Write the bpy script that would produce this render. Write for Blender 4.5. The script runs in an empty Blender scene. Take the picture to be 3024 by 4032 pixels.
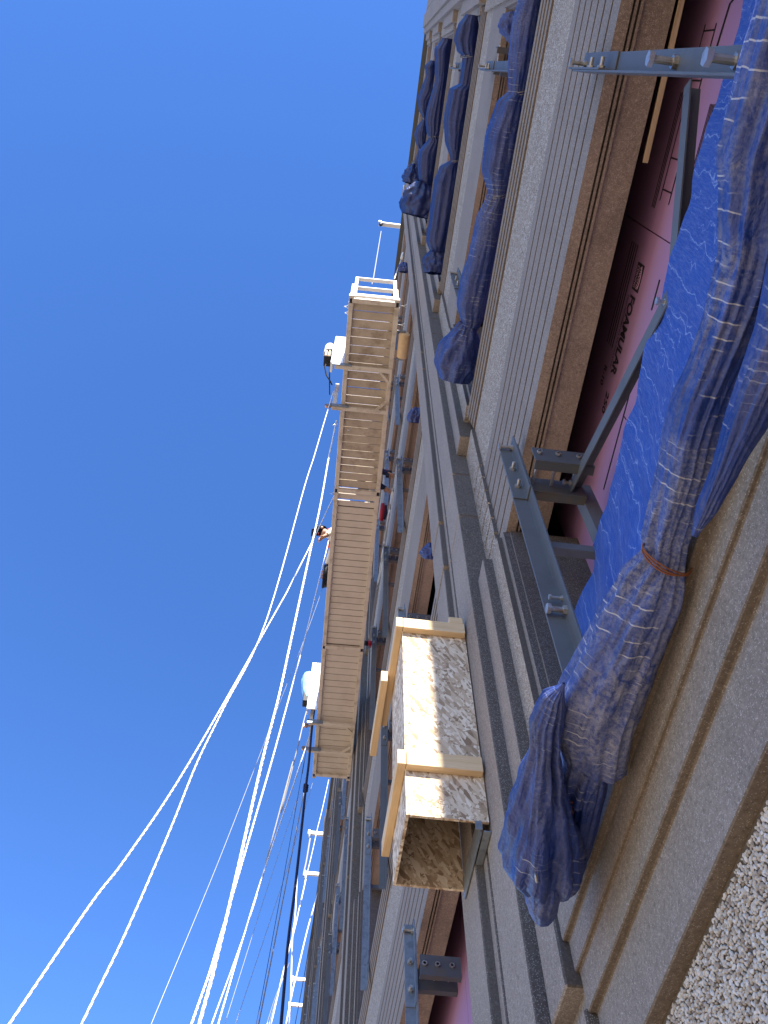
import bpy, bmesh, math, random
from mathutils import Vector, Matrix, noise
random.seed(7)
R=math.radians
sc=bpy.context.scene
COL=sc.collection
# ------------------------------------------------------------------ camera
PIT,ROL,YAW,FPX=R(62.249),R(0.830),R(6.221),3342.0
CX,CY=1512.0,2016.0
fw=Vector((math.sin(YAW)*math.cos(PIT),math.cos(YAW)*math.cos(PIT),math.sin(PIT)))
r0=Vector((math.cos(YAW),-math.sin(YAW),0)); u0=r0.cross(fw)
rt=r0*math.cos(ROL)+u0*math.sin(ROL); up=u0*math.cos(ROL)-r0*math.sin(ROL)
cam=bpy.data.cameras.new('camera'); cam_o=bpy.data.objects.new('camera',cam); COL.objects.link(cam_o)
cam.sensor_fit='HORIZONTAL'; cam.sensor_width=36; cam.lens=36*FPX/3024
cam.clip_start=0.02; cam.clip_end=4000
cam_o.matrix_world=Matrix(((rt.x,up.x,-fw.x,0),(rt.y,up.y,-fw.y,0),(rt.z,up.z,-fw.z,0),(0,0,0,1)))
sc.camera=cam_o
# ------------------------------------------------------------------ light
SUN_EL,SUN_AZ=R(42),R(2.5)          # sun stands behind the building end, just inside the facade plane
sdir=Vector((math.sin(SUN_AZ)*math.cos(SUN_EL),-math.cos(SUN_AZ)*math.cos(SUN_EL),math.sin(SUN_EL)))
w=bpy.data.worlds.new('World'); sc.world=w; w.use_nodes=True
nt=w.node_tree; bg=nt.nodes['Background']
sky=nt.nodes.new('ShaderNodeTexSky'); sky.sky_type='NISHITA'; sky.sun_disc=False
sky.sun_elevation=SUN_EL; sky.sun_rotation=math.pi-SUN_AZ
sky.altitude=2000; sky.air_density=1.0; sky.dust_density=0.0; sky.ozone_density=4.0
hs=nt.nodes.new('ShaderNodeHueSaturation'); hs.inputs['Hue'].default_value=.509; hs.inputs['Value'].default_value=1.15; hs.inputs['Saturation'].default_value=1.18
nt.links.new(sky.outputs[0],hs.inputs['Color']); nt.links.new(hs.outputs[0],bg.inputs[0])
bg.inputs[1].default_value=0.125
sl=bpy.data.lights.new('sun','SUN'); sl.energy=5.0; sl.angle=R(0.53); sl.color=(1,.95,.86)
so=bpy.data.objects.new('sun',sl); COL.objects.link(so); so.rotation_euler=sdir.to_track_quat('Z','Y').to_euler()
so.location=(0,-20,40)
sc.view_settings.view_transform='Standard'; sc.view_settings.look='None'; sc.view_settings.exposure=1.5; sc.view_settings.gamma=1
# ------------------------------------------------------------------ pixel -> place helpers (photograph is 3024 x 4032)
def ray(x,y): return rt*((x-CX)/FPX)-up*((y-CY)/FPX)+fw
def onX(p,X): d=ray(*p); return d*(X/d.x)
def onY(p,Y): d=ray(*p); return d*(Y/d.y)
def onZ(p,Z): d=ray(*p); return d*(Z/d.z)
# ------------------------------------------------------------------ mesh helpers
class MB:
    def __init__(s): s.v=[]; s.f=[]; s.m=[]; s.mi=0
    def add(s,vs,fs):
        o=len(s.v); s.v+=[tuple(v) for v in vs]; s.f+=[tuple(i+o for i in f) for f in fs]; s.m+=[s.mi]*len(fs)
    def box(s,x0,x1,y0,y1,z0,z1,M=None):
        vs=[Vector((x,y,z)) for x in(x0,x1) for y in(y0,y1) for z in(z0,z1)]
        if M: vs=[M@v for v in vs]
        s.add(vs,[(0,1,3,2),(4,6,7,5),(0,4,5,1),(2,3,7,6),(0,2,6,4),(1,5,7,3)])
    def prism_y(s,prof,y0,y1):      # prof: closed (x,z) loop extruded along y
        n=len(prof)
        s.add([(x,y0,z) for x,z in prof]+[(x,y1,z) for x,z in prof],
              [tuple(range(n))[::-1],tuple(range(n,2*n))]+[(i,(i+1)%n,(i+1)%n+n,i+n) for i in range(n)])
    def prism_z(s,prof,z0,z1):      # prof: closed (x,y)
        n=len(prof)
        s.add([(x,y,z0) for x,y in prof]+[(x,y,z1) for x,y in prof],
              [tuple(range(n))[::-1],tuple(range(n,2*n))]+[(i,(i+1)%n,(i+1)%n+n,i+n) for i in range(n)])
    def tube(s,pts,r,n=8,cap=True):
        pts=[Vector(p) for p in pts]; rr=r if isinstance(r,(list,tuple)) else [r]*len(pts)
        vs=[]; prev=None
        for i,p in enumerate(pts):
            t=(pts[min(i+1,len(pts)-1)]-pts[max(i-1,0)]).normalized()
            a=prev if prev is not None else (Vector((1,0,0)) if abs(t.x)<.9 else Vector((0,1,0)))
            a=(a-t*a.dot(t)).normalized(); prev=a; b=t.cross(a)
            vs+=[p+(a*math.cos(2*math.pi*k/n)+b*math.sin(2*math.pi*k/n))*rr[i] for k in range(n)]
        fs=[]
        for i in range(len(pts)-1):
            for k in range(n): fs.append((i*n+k,i*n+(k+1)%n,(i+1)*n+(k+1)%n,(i+1)*n+k))
        if cap: fs+=[tuple(range(n))[::-1],tuple(range((len(pts)-1)*n,len(pts)*n))]
        s.add(vs,fs)
    def bar(s,a,b,wx,wy,upv=(0,0,1)):   # rectangular bar from a to b
        a=Vector(a);b=Vector(b);t=(b-a).normalized();u=Vector(upv)
        if abs(t.dot(u))>.98:u=Vector((1,0,0))
        x=t.cross(u).normalized();y=x.cross(t)
        vs=[p+x*(sx*wx/2)+y*(sy*wy/2) for p in(a,b) for sx in(-1,1) for sy in(-1,1)]
        s.add(vs,[(0,1,3,2),(4,6,7,5),(0,4,5,1),(2,3,7,6),(0,2,6,4),(1,5,7,3)])
    def mesh(s,name,mats,smooth=False,bevel=0):
        me=bpy.data.meshes.new(name); me.from_pydata(s.v,[],s.f)
        bm=bmesh.new(); bm.from_mesh(me)
        if s.m and max(s.m)>0:
            bm.faces.ensure_lookup_table()
            for f,i in zip(bm.faces,s.m): f.material_index=i
        bmesh.ops.recalc_face_normals(bm,faces=bm.faces)
        if bevel:
            es=[e for e in bm.edges if len(e.link_faces)==2 and e.calc_face_angle(0)>.5]
            bmesh.ops.bevel(bm,geom=es,offset=bevel,segments=1,profile=.5,affect='EDGES',clamp_overlap=True)
        bm.to_mesh(me); bm.free()
        for m in (mats if isinstance(mats,(list,tuple)) else [mats]): me.materials.append(m)
        if smooth:
            for p in me.polygons: p.use_smooth=True
        return me
    def build(s,name,mats,parent=None,smooth=False,bevel=0): return link(name,s.mesh(name,mats,smooth,bevel),parent)
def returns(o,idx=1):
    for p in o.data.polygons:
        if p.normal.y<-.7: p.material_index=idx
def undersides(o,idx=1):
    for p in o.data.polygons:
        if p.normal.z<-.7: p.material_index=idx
def link(name,me,parent=None,loc=None):
    o=bpy.data.objects.new(name,me); COL.objects.link(o)
    if parent: o.parent=parent
    if loc is not None: o.location=loc
    return o
def empty(name,loc=(0,0,0)):
    o=bpy.data.objects.new(name,None); o.empty_display_size=.1; COL.objects.link(o); o.location=loc; return o
def tag(o,label,cat,group=None):
    o['label']=label; o['category']=cat
    if group:o['group']=group
    return o
def boxpart(name,parent,mat,x0,x1,y0,y1,z0,z1,bevel=0):
    b=MB(); b.box(x0,x1,y0,y1,z0,z1); return b.build(name,mat,parent,bevel=bevel)
# ------------------------------------------------------------------ materials
def newmat(name,rough=.8,metal=0,spec=.3):
    m=bpy.data.materials.new(name); m.use_nodes=True; n=m.node_tree
    b=n.nodes['Principled BSDF']; b.inputs['Roughness'].default_value=rough; b.inputs['Metallic'].default_value=metal
    b.inputs['Specular IOR Level'].default_value=spec
    return m,n,b
def N(n,t,**k):
    x=n.nodes.new(t)
    for a,v in k.items(): setattr(x,a,v)
    return x
def ramp(n,src,stops):
    r=N(n,'ShaderNodeValToRGB'); e=r.color_ramp.elements
    while len(e)<len(stops): e.new(.5)
    for i,(p,c) in enumerate(stops): e[i].position=p; e[i].color=(*c,1) if len(c)==3 else c
    n.links.new(src,r.inputs[0]); return r.outputs[0]
def mix(n,a,b,f,mode='MIX'):
    x=N(n,'ShaderNodeMix',data_type='RGBA',blend_type=mode)
    for i,v in((6,a),(7,b)):
        if hasattr(v,'links'): n.links.new(v,x.inputs[i])
        else: x.inputs[i].default_value=(*v,1)
    if hasattr(f,'links'): n.links.new(f,x.inputs[0])
    else: x.inputs[0].default_value=f
    return x.outputs[2]
def coords(n,scale=(1,1,1),rot=(0,0,0)):
    g=N(n,'ShaderNodeNewGeometry'); mp=N(n,'ShaderNodeMapping'); mp.inputs['Scale'].default_value=scale; mp.inputs['Rotation'].default_value=rot
    n.links.new(g.outputs['Position'],mp.inputs[0]); return mp.outputs[0]
def ntex(n,co,scale,detail=4,rough=.6,dist=0):
    t=N(n,'ShaderNodeTexNoise'); t.inputs['Scale'].default_value=scale; t.inputs['Detail'].default_value=detail; t.inputs['Roughness'].default_value=rough; t.inputs['Distortion'].default_value=dist
    n.links.new(co,t.inputs['Vector']); return t.outputs[0]
def vor(n,co,scale,feature='F1',out='Distance',rnd=1):
    t=N(n,'ShaderNodeTexVoronoi',feature=feature); t.inputs['Scale'].default_value=scale; t.inputs['Randomness'].default_value=rnd
    n.links.new(co,t.inputs['Vector']); return t.outputs[out]
def bump(n,b,h,strength=.3,dist=.01):
    x=N(n,'ShaderNodeBump'); x.inputs['Strength'].default_value=strength; x.inputs['Distance'].default_value=dist
    n.links.new(h,x.inputs['Height']); n.links.new(x.outputs[0],b.inputs['Normal'])
def sep(n,col):
    s=N(n,'ShaderNodeSeparateColor'); n.links.new(col,s.inputs[0]); return s.outputs
def plain(name,col,rough=.7,metal=0,var=.12,scale=9,spec=.3,dirt=None,bmp=0):
    m,n,b=newmat(name,rough,metal,spec); co=coords(n)
    f=ntex(n,co,scale,5)
    c=mix(n,tuple(x*(1-var) for x in col),tuple(min(1,x*(1+var)) for x in col),f)
    if dirt:
        d=ntex(n,co,scale*.6,7,.7); d=ramp(n,d,[(.5,(0,0,0)),(.72,(1,1,1))])
        c=mix(n,c,dirt,d)
    n.links.new(c,b.inputs['Base Color'])
    if bmp: bump(n,b,ntex(n,co,scale*8,4),bmp,.003)
    return m
def concrete(name,base,tint,grain=1.0,speck=.5,stain=.35):
    m,n,b=newmat(name,.9,0,.2); co=coords(n)
    big=ntex(n,co,1.3,6,.65); c=mix(n,base,tint,ramp(n,big,[(.35,(0,0,0)),(.7,(1,1,1))]))
    mt=ntex(n,co,75,4,.75); c=mix(n,c,tuple(x*1.45 for x in base),ramp(n,mt,[(.52,(0,0,0)),(.7,(.8,.8,.8))])); c=mix(n,c,tuple(x*.5 for x in base),ramp(n,mt,[(.3,(.8,.8,.8)),(.46,(0,0,0))]))
    st=ntex(n,coords(n,(3,3,.35)),1.6,6,.7); st=ramp(n,st,[(.52,(0,0,0)),(.8,(stain,)*3)])
    c=mix(n,c,tuple(x*.45 for x in base),st)
    v1=vor(n,co,300,'F1','Color'); s1=sep(n,v1)
    dk=ramp(n,s1[0],[(.0,(1,1,1)),(.13,(1,1,1)),(.15,(0,0,0))]); lt=ramp(n,s1[1],[(.84,(0,0,0)),(.87,(1,1,1))])
    near=ramp(n,vor(n,co,300),[(.25,(1,1,1)),(.6,(0,0,0))])
    a=N(n,'ShaderNodeMath',operation='MULTIPLY'); n.links.new(dk,a.inputs[0]); a.inputs[1].default_value=.55*speck*grain; c=mix(n,c,(.08,.07,.065),a.outputs[0])
    a=N(n,'ShaderNodeMath',operation='MULTIPLY'); n.links.new(lt,a.inputs[0]); n.links.new(near,a.inputs[1])
    a2=N(n,'ShaderNodeMath',operation='MULTIPLY'); n.links.new(a.outputs[0],a2.inputs[0]); a2.inputs[1].default_value=1.0*speck*grain*.8; c=mix(n,c,(.75,.73,.7),a2.outputs[0])
    n.links.new(c,b.inputs['Base Color'])
    hb=N(n,'ShaderNodeMath',operation='ADD'); n.links.new(ntex(n,co,160,4,.7),hb.inputs[0]); n.links.new(ntex(n,co,14,5,.6),hb.inputs[1])
    bump(n,b,hb.outputs[0],.35*grain,.004)
    return m
def aggregate(name,scale=75,dark=(.16,.12,.09)):
    m,n,b=newmat(name,.85,0,.25); co=coords(n)
    dist=vor(n,co,scale,'DISTANCE_TO_EDGE'); colr=sep(n,vor(n,co,scale,'F1','Color'))
    c=ramp(n,colr[0],[(0,(.24,.185,.135)),(.25,(.40,.335,.265)),(.6,(.52,.455,.38)),(.85,(.66,.61,.54)),(1,(.33,.26,.195))])
    e=ramp(n,dist,[(.02,(0,0,0)),(.12,(1,1,1))]); c=mix(n,dark,c,e)
    c=mix(n,c,(.45,.38,.3),ramp(n,ntex(n,co,1.1,5),[(.45,(0,0,0)),(.75,(.4,.4,.4))]))
    n.links.new(c,b.inputs['Base Color']); bump(n,b,e,.6,.006)
    return m
M={}
M['conc']=concrete('precast_concrete',(.25,.212,.18),(.21,.178,.151))
M['pil']=concrete('pilaster_concrete',(.275,.232,.197),(.225,.19,.162),1.0,.55,.25)
M['ret']=concrete('dark_return_concrete',(.115,.098,.084),(.09,.077,.067),1.0,.45,.2)  # darker tone for faces turned towards the near end
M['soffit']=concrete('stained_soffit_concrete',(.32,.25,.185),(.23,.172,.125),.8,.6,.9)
M['under']=concrete('brown_underside_groove_shade',(.165,.13,.10),(.13,.10,.077),.8,.4,.5)  # browner tone for sill undersides; also paints shade into the rib grooves
M['agg']=aggregate('exposed_aggregate',75,(.13,.10,.075))
M['aggfar']=aggregate('exposed_aggregate_strip',110)
M['seal']=plain('joint_sealant',(.30,.30,.31),.8)
M['darkj']=plain('dark_joint_sealant',(.13,.09,.07),.9)  # the joint backing's own dark brown
M['core']=plain('core_wall',(.12,.11,.10),.9)
M['wood']=None
def pebblemat():
    m,n,b=newmat('loose_pebble_face',.7,0,.35); g=N(n,'ShaderNodeNewGeometry')
    c=ramp(n,g.outputs['Random Per Island'],[(0,(.24,.18,.13)),(.12,(.37,.305,.235)),(.4,(.49,.43,.355)),(.7,(.57,.52,.45)),(.92,(.62,.58,.53)),(1,(.28,.22,.17))])
    c=mix(n,c,(.4,.34,.28),ramp(n,ntex(n,coords(n),220,3),[(.5,(0,0,0)),(.8,(.45,.45,.45))]))
    n.links.new(c,b.inputs['Base Color']); return m
M['pebble']=pebblemat()
M['matrix']=plain('pebble_mortar',(.12,.09,.065),.95,scale=40,var=.3)
def lines(n,freq,width,wob=.5,seed=0.0):
    g=N(n,'ShaderNodeNewGeometry'); sp=N(n,'ShaderNodeSeparateXYZ'); n.links.new(g.outputs['Position'],sp.inputs[0])
    no=ntex(n,coords(n),6,3); a=N(n,'ShaderNodeMath',operation='MULTIPLY_ADD'); n.links.new(sp.outputs[1],a.inputs[0]); a.inputs[1].default_value=freq
    w_=N(n,'ShaderNodeMath',operation='MULTIPLY_ADD'); n.links.new(no,w_.inputs[0]); w_.inputs[1].default_value=wob*freq*.08; w_.inputs[2].default_value=seed
    n.links.new(w_.outputs[0],a.inputs[2])
    v=N(n,'ShaderNodeTexVoronoi',voronoi_dimensions='1D',feature='DISTANCE_TO_EDGE'); v.inputs['Scale'].default_value=1; n.links.new(a.outputs[0],v.inputs['W'])
    return ramp(n,v.outputs['Distance'],[(0,(1,1,1)),(width*.6,(1,1,1)),(width,(0,0,0))])
def mul(n,a,b):
    x=N(n,'ShaderNodeMath',operation='MULTIPLY')
    for i,v in((0,a),(1,b)):
        if hasattr(v,'links'): n.links.new(v,x.inputs[i])
        else: x.inputs[i].default_value=v
    return x.outputs[0]
def tarpmat(name,dust=.5,streak=.6,col=(.013,.024,.125),chalk=0):
    m,n,b=newmat(name,.42,0,.5); co=coords(n)
    c=mix(n,col,tuple(x*1.6 for x in col),ntex(n,co,5,5))
    wv=N(n,'ShaderNodeTexNoise'); wv.inputs['Scale'].default_value=6; wv.inputs['Detail'].default_value=6
    n.links.new(coords(n,(14,1.2,14)),wv.inputs['Vector'])
    c=mix(n,c,tuple(x*2.6 for x in col),ramp(n,wv.outputs[0],[(.5,(0,0,0)),(.75,(.6,.6,.6))]))
    d=ntex(n,co,2.6,8,.75); d=ramp(n,d,[(.40,(0,0,0)),(.64,(dust,)*3)])
    d2=ntex(n,co,90,4,.75); d2=ramp(n,d2,[(.40,(.15,.15,.15)),(.6,(1,1,1))])
    c=mix(n,c,(.30,.30,.34),mul(n,d,d2))
    c=mix(n,c,(.56,.55,.54),mul(n,lines(n,26,.05,.5),ramp(n,ntex(n,coords(n,(1.4,1,1.4)),5,2),[(.54,(0,0,0)),(.62,(streak,)*3)])))
    c=mix(n,c,(.45,.45,.47),mul(n,lines(n,55,.06,.8,9.0),ramp(n,ntex(n,coords(n,(2,1.6,2)),4.2,2),[(.58,(0,0,0)),(.66,(streak*.7,)*3)])))
    if chalk:
        ck=ramp(n,ntex(n,coords(n,(1,1,1)),1.7,4,.6),[(.52,(0,0,0)),(.66,(chalk,)*3)]); cg=ramp(n,ntex(n,co,38,6,.8),[(.44,(0,0,0)),(.56,(1,1,1))])
        c=mix(n,c,(.47,.44,.40),mul(n,ck,cg))
    n.links.new(c,b.inputs['Base Color'])
    rr=ramp(n,d,[(0,(.38,)*3),(.6,(.75,)*3)]); n.links.new(rr,b.inputs['Roughness'])
    hb=N(n,'ShaderNodeMath',operation='ADD'); n.links.new(wv.outputs[0],hb.inputs[0]); n.links.new(ntex(n,co,26,5,.65),hb.inputs[1])
    cz=N(n,'ShaderNodeMath',operation='SUBTRACT'); n.links.new(ntex(n,co,9,4,.55,.8),cz.inputs[0]); cz.inputs[1].default_value=.5
    ca=N(n,'ShaderNodeMath',operation='ABSOLUTE'); n.links.new(cz.outputs[0],ca.inputs[0]); cm=mul(n,ca.outputs[0],4.0)
    h2=N(n,'ShaderNodeMath',operation='ADD'); n.links.new(hb.outputs[0],h2.inputs[0]); n.links.new(cm,h2.inputs[1])
    bump(n,b,h2.outputs[0],.45,.009)
    return m
M['tarp']=tarpmat('blue_tarp',.28,.4,(.006,.020,.115)); M['tarpclean']=tarpmat('clean_blue_tarp',.05,.05,(.004,.013,.08)); M['tarpdusty']=tarpmat('dusty_blue_tarp',.7,.6,(.008,.026,.14),.35); 
def sheetmat():
    m,n,b=newmat('blue_tarp_sheet',.5,0,.4); co=coords(n)
    c=mix(n,(.016,.052,.25),(.028,.09,.38),ntex(n,co,4,5))
    fib=N(n,'ShaderNodeTexNoise'); fib.inputs['Scale'].default_value=9; fib.inputs['Detail'].default_value=8; fib.inputs['Roughness'].default_value=.75
    n.links.new(coords(n,(2,16,1.3),(R(22),0,0)),fib.inputs['Vector'])
    c=mix(n,c,(.15,.20,.40),ramp(n,fib.outputs[0],[(.46,(0,0,0)),(.7,(.7,.7,.7))]))
    c=mix(n,c,(.34,.42,.62),mul(n,lines(n,7.5,.018,1.2,3.0),.5))
    c=mix(n,c,(.30,.38,.6),mul(n,lines(n,17,.03,2.2,7.0),ramp(n,ntex(n,co,3.5,2),[(.48,(0,0,0)),(.56,(.7,.7,.7))])))
    n.links.new(c,b.inputs['Base Color']); bump(n,b,fib.outputs[0],.35,.008)
    b.inputs['Subsurface Weight'].default_value=0
    return m
M['sheet']=sheetmat()
M['steel']=plain('grey_painted_steel',(.115,.12,.122),.5,0,.1,6,.35,dirt=(.09,.093,.094),bmp=.08)
M['steeldk']=plain('dark_painted_steel',(.085,.09,.092),.55,0,.15,8,.35,dirt=(.12,.09,.055))
M['galv']=plain('galvanised_steel',(.20,.225,.25),.45,.3,.35,22,.5,dirt=(.09,.10,.115),bmp=.15)
M['bolt']=plain('zinc_bolt',(.50,.48,.44),.35,.7,.2,40,dirt=(.3,.2,.12))
M['rust']=plain('rusty_wire',(.22,.075,.03),.8)
M['foam']=plain('pink_foam_board',(.37,.195,.33),.6,0,.08,2.5,.3,dirt=(.33,.2,.32))
M['ink']=plain('black_print',(.02,.015,.02),.7)
M['inkpale']=plain('logo_print_pale',(.5,.28,.4),.7)
def woodmat(name,a,bcol,axis_scale):
    m,n,b=newmat(name,.65,0,.3); co=coords(n,axis_scale)
    f=ntex(n,co,7,6,.65,.6); c=ramp(n,f,[(.3,a),(.7,bcol)])
    n.links.new(c,b.inputs['Base Color']); bump(n,b,f,.15,.003); return m
M['lumx']=woodmat('sawn_lumber_across',(.60,.41,.21),(.74,.55,.33),(.6,9,9))
M['lumy']=woodmat('sawn_lumber_along',(.58,.39,.19),(.72,.52,.30),(9,.6,9))
M['ply']=woodmat('plank_wood',(.40,.28,.15),(.56,.42,.25),(9,.5,9))
def osb():
    m,n,b=newmat('osb_flakes',.75,0,.25); g=N(n,'ShaderNodeNewGeometry'); out=None; hs_=None
    for i,(ang,st) in enumerate(((.4,3.2),(1.3,3.6),(2.3,3.0),(-.35,3.4))):
        mp=N(n,'ShaderNodeMapping'); mp.vector_type='TEXTURE'; mp.inputs['Rotation'].default_value=(ang,ang,.2*i); mp.inputs['Scale'].default_value=(.017,.017*.9,.017*st)
        n.links.new(g.outputs['Position'],mp.inputs[0])
        v=N(n,'ShaderNodeTexVoronoi'); v.inputs['Scale'].default_value=1; n.links.new(mp.outputs[0],v.inputs['Vector'])
        s=sep(n,v.outputs['Color']); c=ramp(n,s[0],[(0,(.27,.18,.11)),(.3,(.49,.36,.235)),(.65,(.65,.52,.37)),(1,(.80,.70,.55))])
        if out is None: out=c; h=v.outputs['Distance']
        else: out=mix(n,out,c,ramp(n,s[1],[(.45,(0,0,0)),(.47,(1,1,1))]))
    out=mix(n,out,(.15,.08,.04),ramp(n,ntex(n,coords(n),45,5,.7),[(.62,(0,0,0)),(.7,(.8,.8,.8))]))
    n.links.new(out,b.inputs['Base Color']); bump(n,b,out,.3,.003); return m
M['osb']=osb()
M['stage']=plain('beige_stage_paint',(.60,.525,.43),.5,0,.08,10,.4,dirt=(.34,.27,.2))
M['plank']=plain('weathered_deck_plank',(.46,.38,.29),.75,0,.25,5,.2,dirt=(.22,.16,.11))
M['plankc']=plain('beige_deck_plank',(.60,.525,.435),.6,0,.1,3,.3,dirt=(.52,.44,.36))
M['white']=plain('white_enamel',(.80,.79,.76),.45,0,.05,10)
M['rope']=plain('white_rope',(.78,.77,.74),.8,0,.15,60)
M['ropegrey']=plain('grey_rope',(.30,.29,.29),.85,0,.25,60)
M['cable']=plain('wire_cable',(.55,.55,.54),.35,.6,.1,60)
M['black']=plain('black_rubber',(.02,.02,.025),.6)
M['roller']=plain('foam_roller',(.62,.45,.27),.8,0,.1,6,dirt=(.45,.32,.18))
M['bluefilm']=plain('pale_blue_film',(.35,.62,.78),.18,0,.25,14,.6,bmp=.5)
M['red']=plain('red_paint',(.45,.02,.03),.5); M['orange']=plain('orange_cloth',(.75,.10,.02),.8); M['cream']=plain('cream_cloth',(.72,.66,.55),.85)
M['navy']=plain('navy_cloth',(.02,.025,.06),.85); M['skin']=plain('skin',(.42,.23,.15),.55); M['brass']=plain('copper_sheave',(.5,.28,.16),.35,.8)
M['olive']=plain('work_trousers',(.12,.10,.07),.9)
M['ground']=None
def groundmat():
    m,n,b=newmat('pale_concrete_ground',.9,0,.2); co=coords(n)
    c=mix(n,(.33,.265,.20),(.27,.215,.16),ntex(n,co,.6,7,.65)); c=mix(n,c,(.24,.2,.16),ramp(n,ntex(n,co,40,4),[(.55,(0,0,0)),(.75,(.5,.5,.5))]))
    n.links.new(c,b.inputs['Base Color']); return m
M['ground']=groundmat()
# ------------------------------------------------------------------ ground
GZ=-1.6
g=MB(); s_=1500; g.add([(-s_,-s_,GZ),(s_,-s_,GZ),(s_,s_,GZ),(-s_,s_,GZ)],[(0,1,2,3)])
go=g.build('ground',M['ground']); go['kind']='structure'
# ------------------------------------------------------------------ building
XF=.92; PITCH=8.4; P0=2.53; NB=9
SILL=[1.27,5.89,10.10,14.36,18.62,22.88]; STOP=[1.82]+[s+.29 for s in SILL[1:]]
HEAD=[4.11,8.37,12.63,16.89,21.15,24.95]; BTOP=[5.18,9.43,13.69,17.95,22.2,25.72]
YEND=-2.25; YFAR=P0+PITCH*(NB-1)+3
bld=empty('precast_building',(XF,0,GZ)); tag(bld,'tall precast concrete facade with stepped sills, ribbed bands and pilasters in shade','building')
bld_inv=Matrix.Translation((-XF,0,-GZ))
def B(name,mb,mat,bevel=0,smooth=False,parent=None):
    o=mb.build(name,mat,None,smooth,bevel); o.parent=parent or bld; o.matrix_parent_inverse=bld_inv; return o
def Bcopy(o,dy,dz,parent=None):
    c=o.copy(); COL.objects.link(c); c.parent=bld; c.matrix_parent_inverse=bld_inv; c.location=(0,dy,dz); return c
b=MB(); b.box(1.42,14,YEND+.05,YFAR,GZ,25.5); B('core_wall',b,M['core'])
b=MB(); b.box(.80,1.41,YEND,YEND+.3,GZ,25.6); b.box(1.41,14.2,YEND,YEND+.04,GZ,25.6); B('end_wall',b,M['pil'])
bays=[(-.66,P0-.226)]+[(P0+PITCH*k+1.10,P0+PITCH*(k+1)-.226) for k in range(NB-1)]
def grooves(z0,z1,n,x,depth=.022,wd=.024,back=1.15):
    pr=[]; sp=(z1-z0)/(n+1)
    for i in range(n):
        zc=z0+sp*(i+1); pr+=[(x,zc-wd/2),(x+depth,zc-wd/2),(x+depth,zc+wd/2),(x,zc+wd/2)]
    return pr
rng=random.Random(3)
for bi,(y0,y1) in enumerate(bays):
    near=bi<2
    for i in range(6):
        h,t,st=HEAD[i],BTOP[i],STOP[i]
        if bi>=3 and i==0: pass
        # lintel band: drip-grooved underside, ribbed face on the lowest one
        n=6 if i==0 else 0
        lip=h
        prof=[(XF,lip)]+(grooves(lip,t,n,XF) if n else [])+[(XF,t-.012),(XF+.012,t-.012),(XF+.012,t),(1.152,t)]
        und=[(1.152,h+.03),(1.02,h+.03),(1.02,h+.012),(1.008,h+.012),(1.008,h+.045),(.996,h+.045),(.996,h+.008),(.984,h+.008),(.984,h+.04),(.972,h+.04),(.972,lip)]
        b=MB(); b.prism_y(prof+und,y0,y1)
        # face groups: underside gets the stained finish
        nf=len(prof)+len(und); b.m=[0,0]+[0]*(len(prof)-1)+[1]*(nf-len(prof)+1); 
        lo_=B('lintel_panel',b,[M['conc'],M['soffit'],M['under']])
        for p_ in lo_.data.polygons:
            if p_.center.z>h+.06 and abs(p_.normal.y)<.5 and (p_.normal.z<-.5 or p_.center.x>XF+.01) and p_.center.x<1.0: p_.material_index=2  # groove faces painted brown for the shade and ground bounce inside them
        # aggregate band up to next sill
        if i<5:
            b=MB(); b.box(XF+.004,1.10,y0,y1,t+.001,SILL[i+1]); B('aggregate_panel',b,M['agg'] if near else M['aggfar'])
        # stepped sill
        s=SILL[i]
        if i==0: zs=[1.27,1.48,1.60,1.70]; xs=[.883,.857,.842,.822]
        else: zs=[s,s+.07,s+.14,s+.21]; xs=[.911,.903,.895,.888]
        prof=[(1.30,zs[0]),(XF,zs[0])]
        for q in range(4):
            prof.append((xs[q],zs[q])); prof.append((xs[q],zs[q+1] if q<3 else st))
        prof[1:2]=[]
        prof.append((1.30,st))
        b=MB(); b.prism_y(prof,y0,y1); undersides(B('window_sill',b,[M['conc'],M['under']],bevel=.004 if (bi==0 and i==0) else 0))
        # jambs beside the opening
        for side in (0,1):
            e=y1 if side else y0; sg=-1 if side else 1
            steps=[(.822,sg*-.066*-1 if False else 0,0)]
            def jb(x,a,c2,mat,nm,top=h+.16,bot=st+.002):
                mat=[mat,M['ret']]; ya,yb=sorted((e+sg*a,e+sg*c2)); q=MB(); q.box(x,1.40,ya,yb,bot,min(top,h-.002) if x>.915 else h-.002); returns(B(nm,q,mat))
            jb(.903,.076,.114,M['conc'],'jamb_step'); jb(.94,.114,.125,M['conc'],'jamb_step')
            if near or bi<4: jb(.874,-.066,.076,M['aggfar'],'jamb_step')
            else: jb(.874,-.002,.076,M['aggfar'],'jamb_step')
        # insulation boards closing the opening
        W=y1-y0; nbd=2 if bi==0 else 3
        for q in range(nbd):
            if bi==0: ya,yb=((y0,.512*1.056),(.518*1.056,y1))[q]
            else: ya=y0+W*q/nbd+.003; yb=y0+W*(q+1)/nbd-.003
            b=MB(); b.box(1.32,1.37,ya,yb,st-.1,h+.75); o=B('insulation_board',b,M['foam'])
            if bi==0 and i==0:
                if q==1: board2=o
                else: board1=o
# lower wall under the first sill
for bi,(y0,y1) in enumerate(bays[:4]):
    b=MB(); b.box(XF+.006,1.2,y0,y1,GZ,1.269); B('aggregate_panel',b,M['matrix'] if bi==0 else M['agg'])
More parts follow.
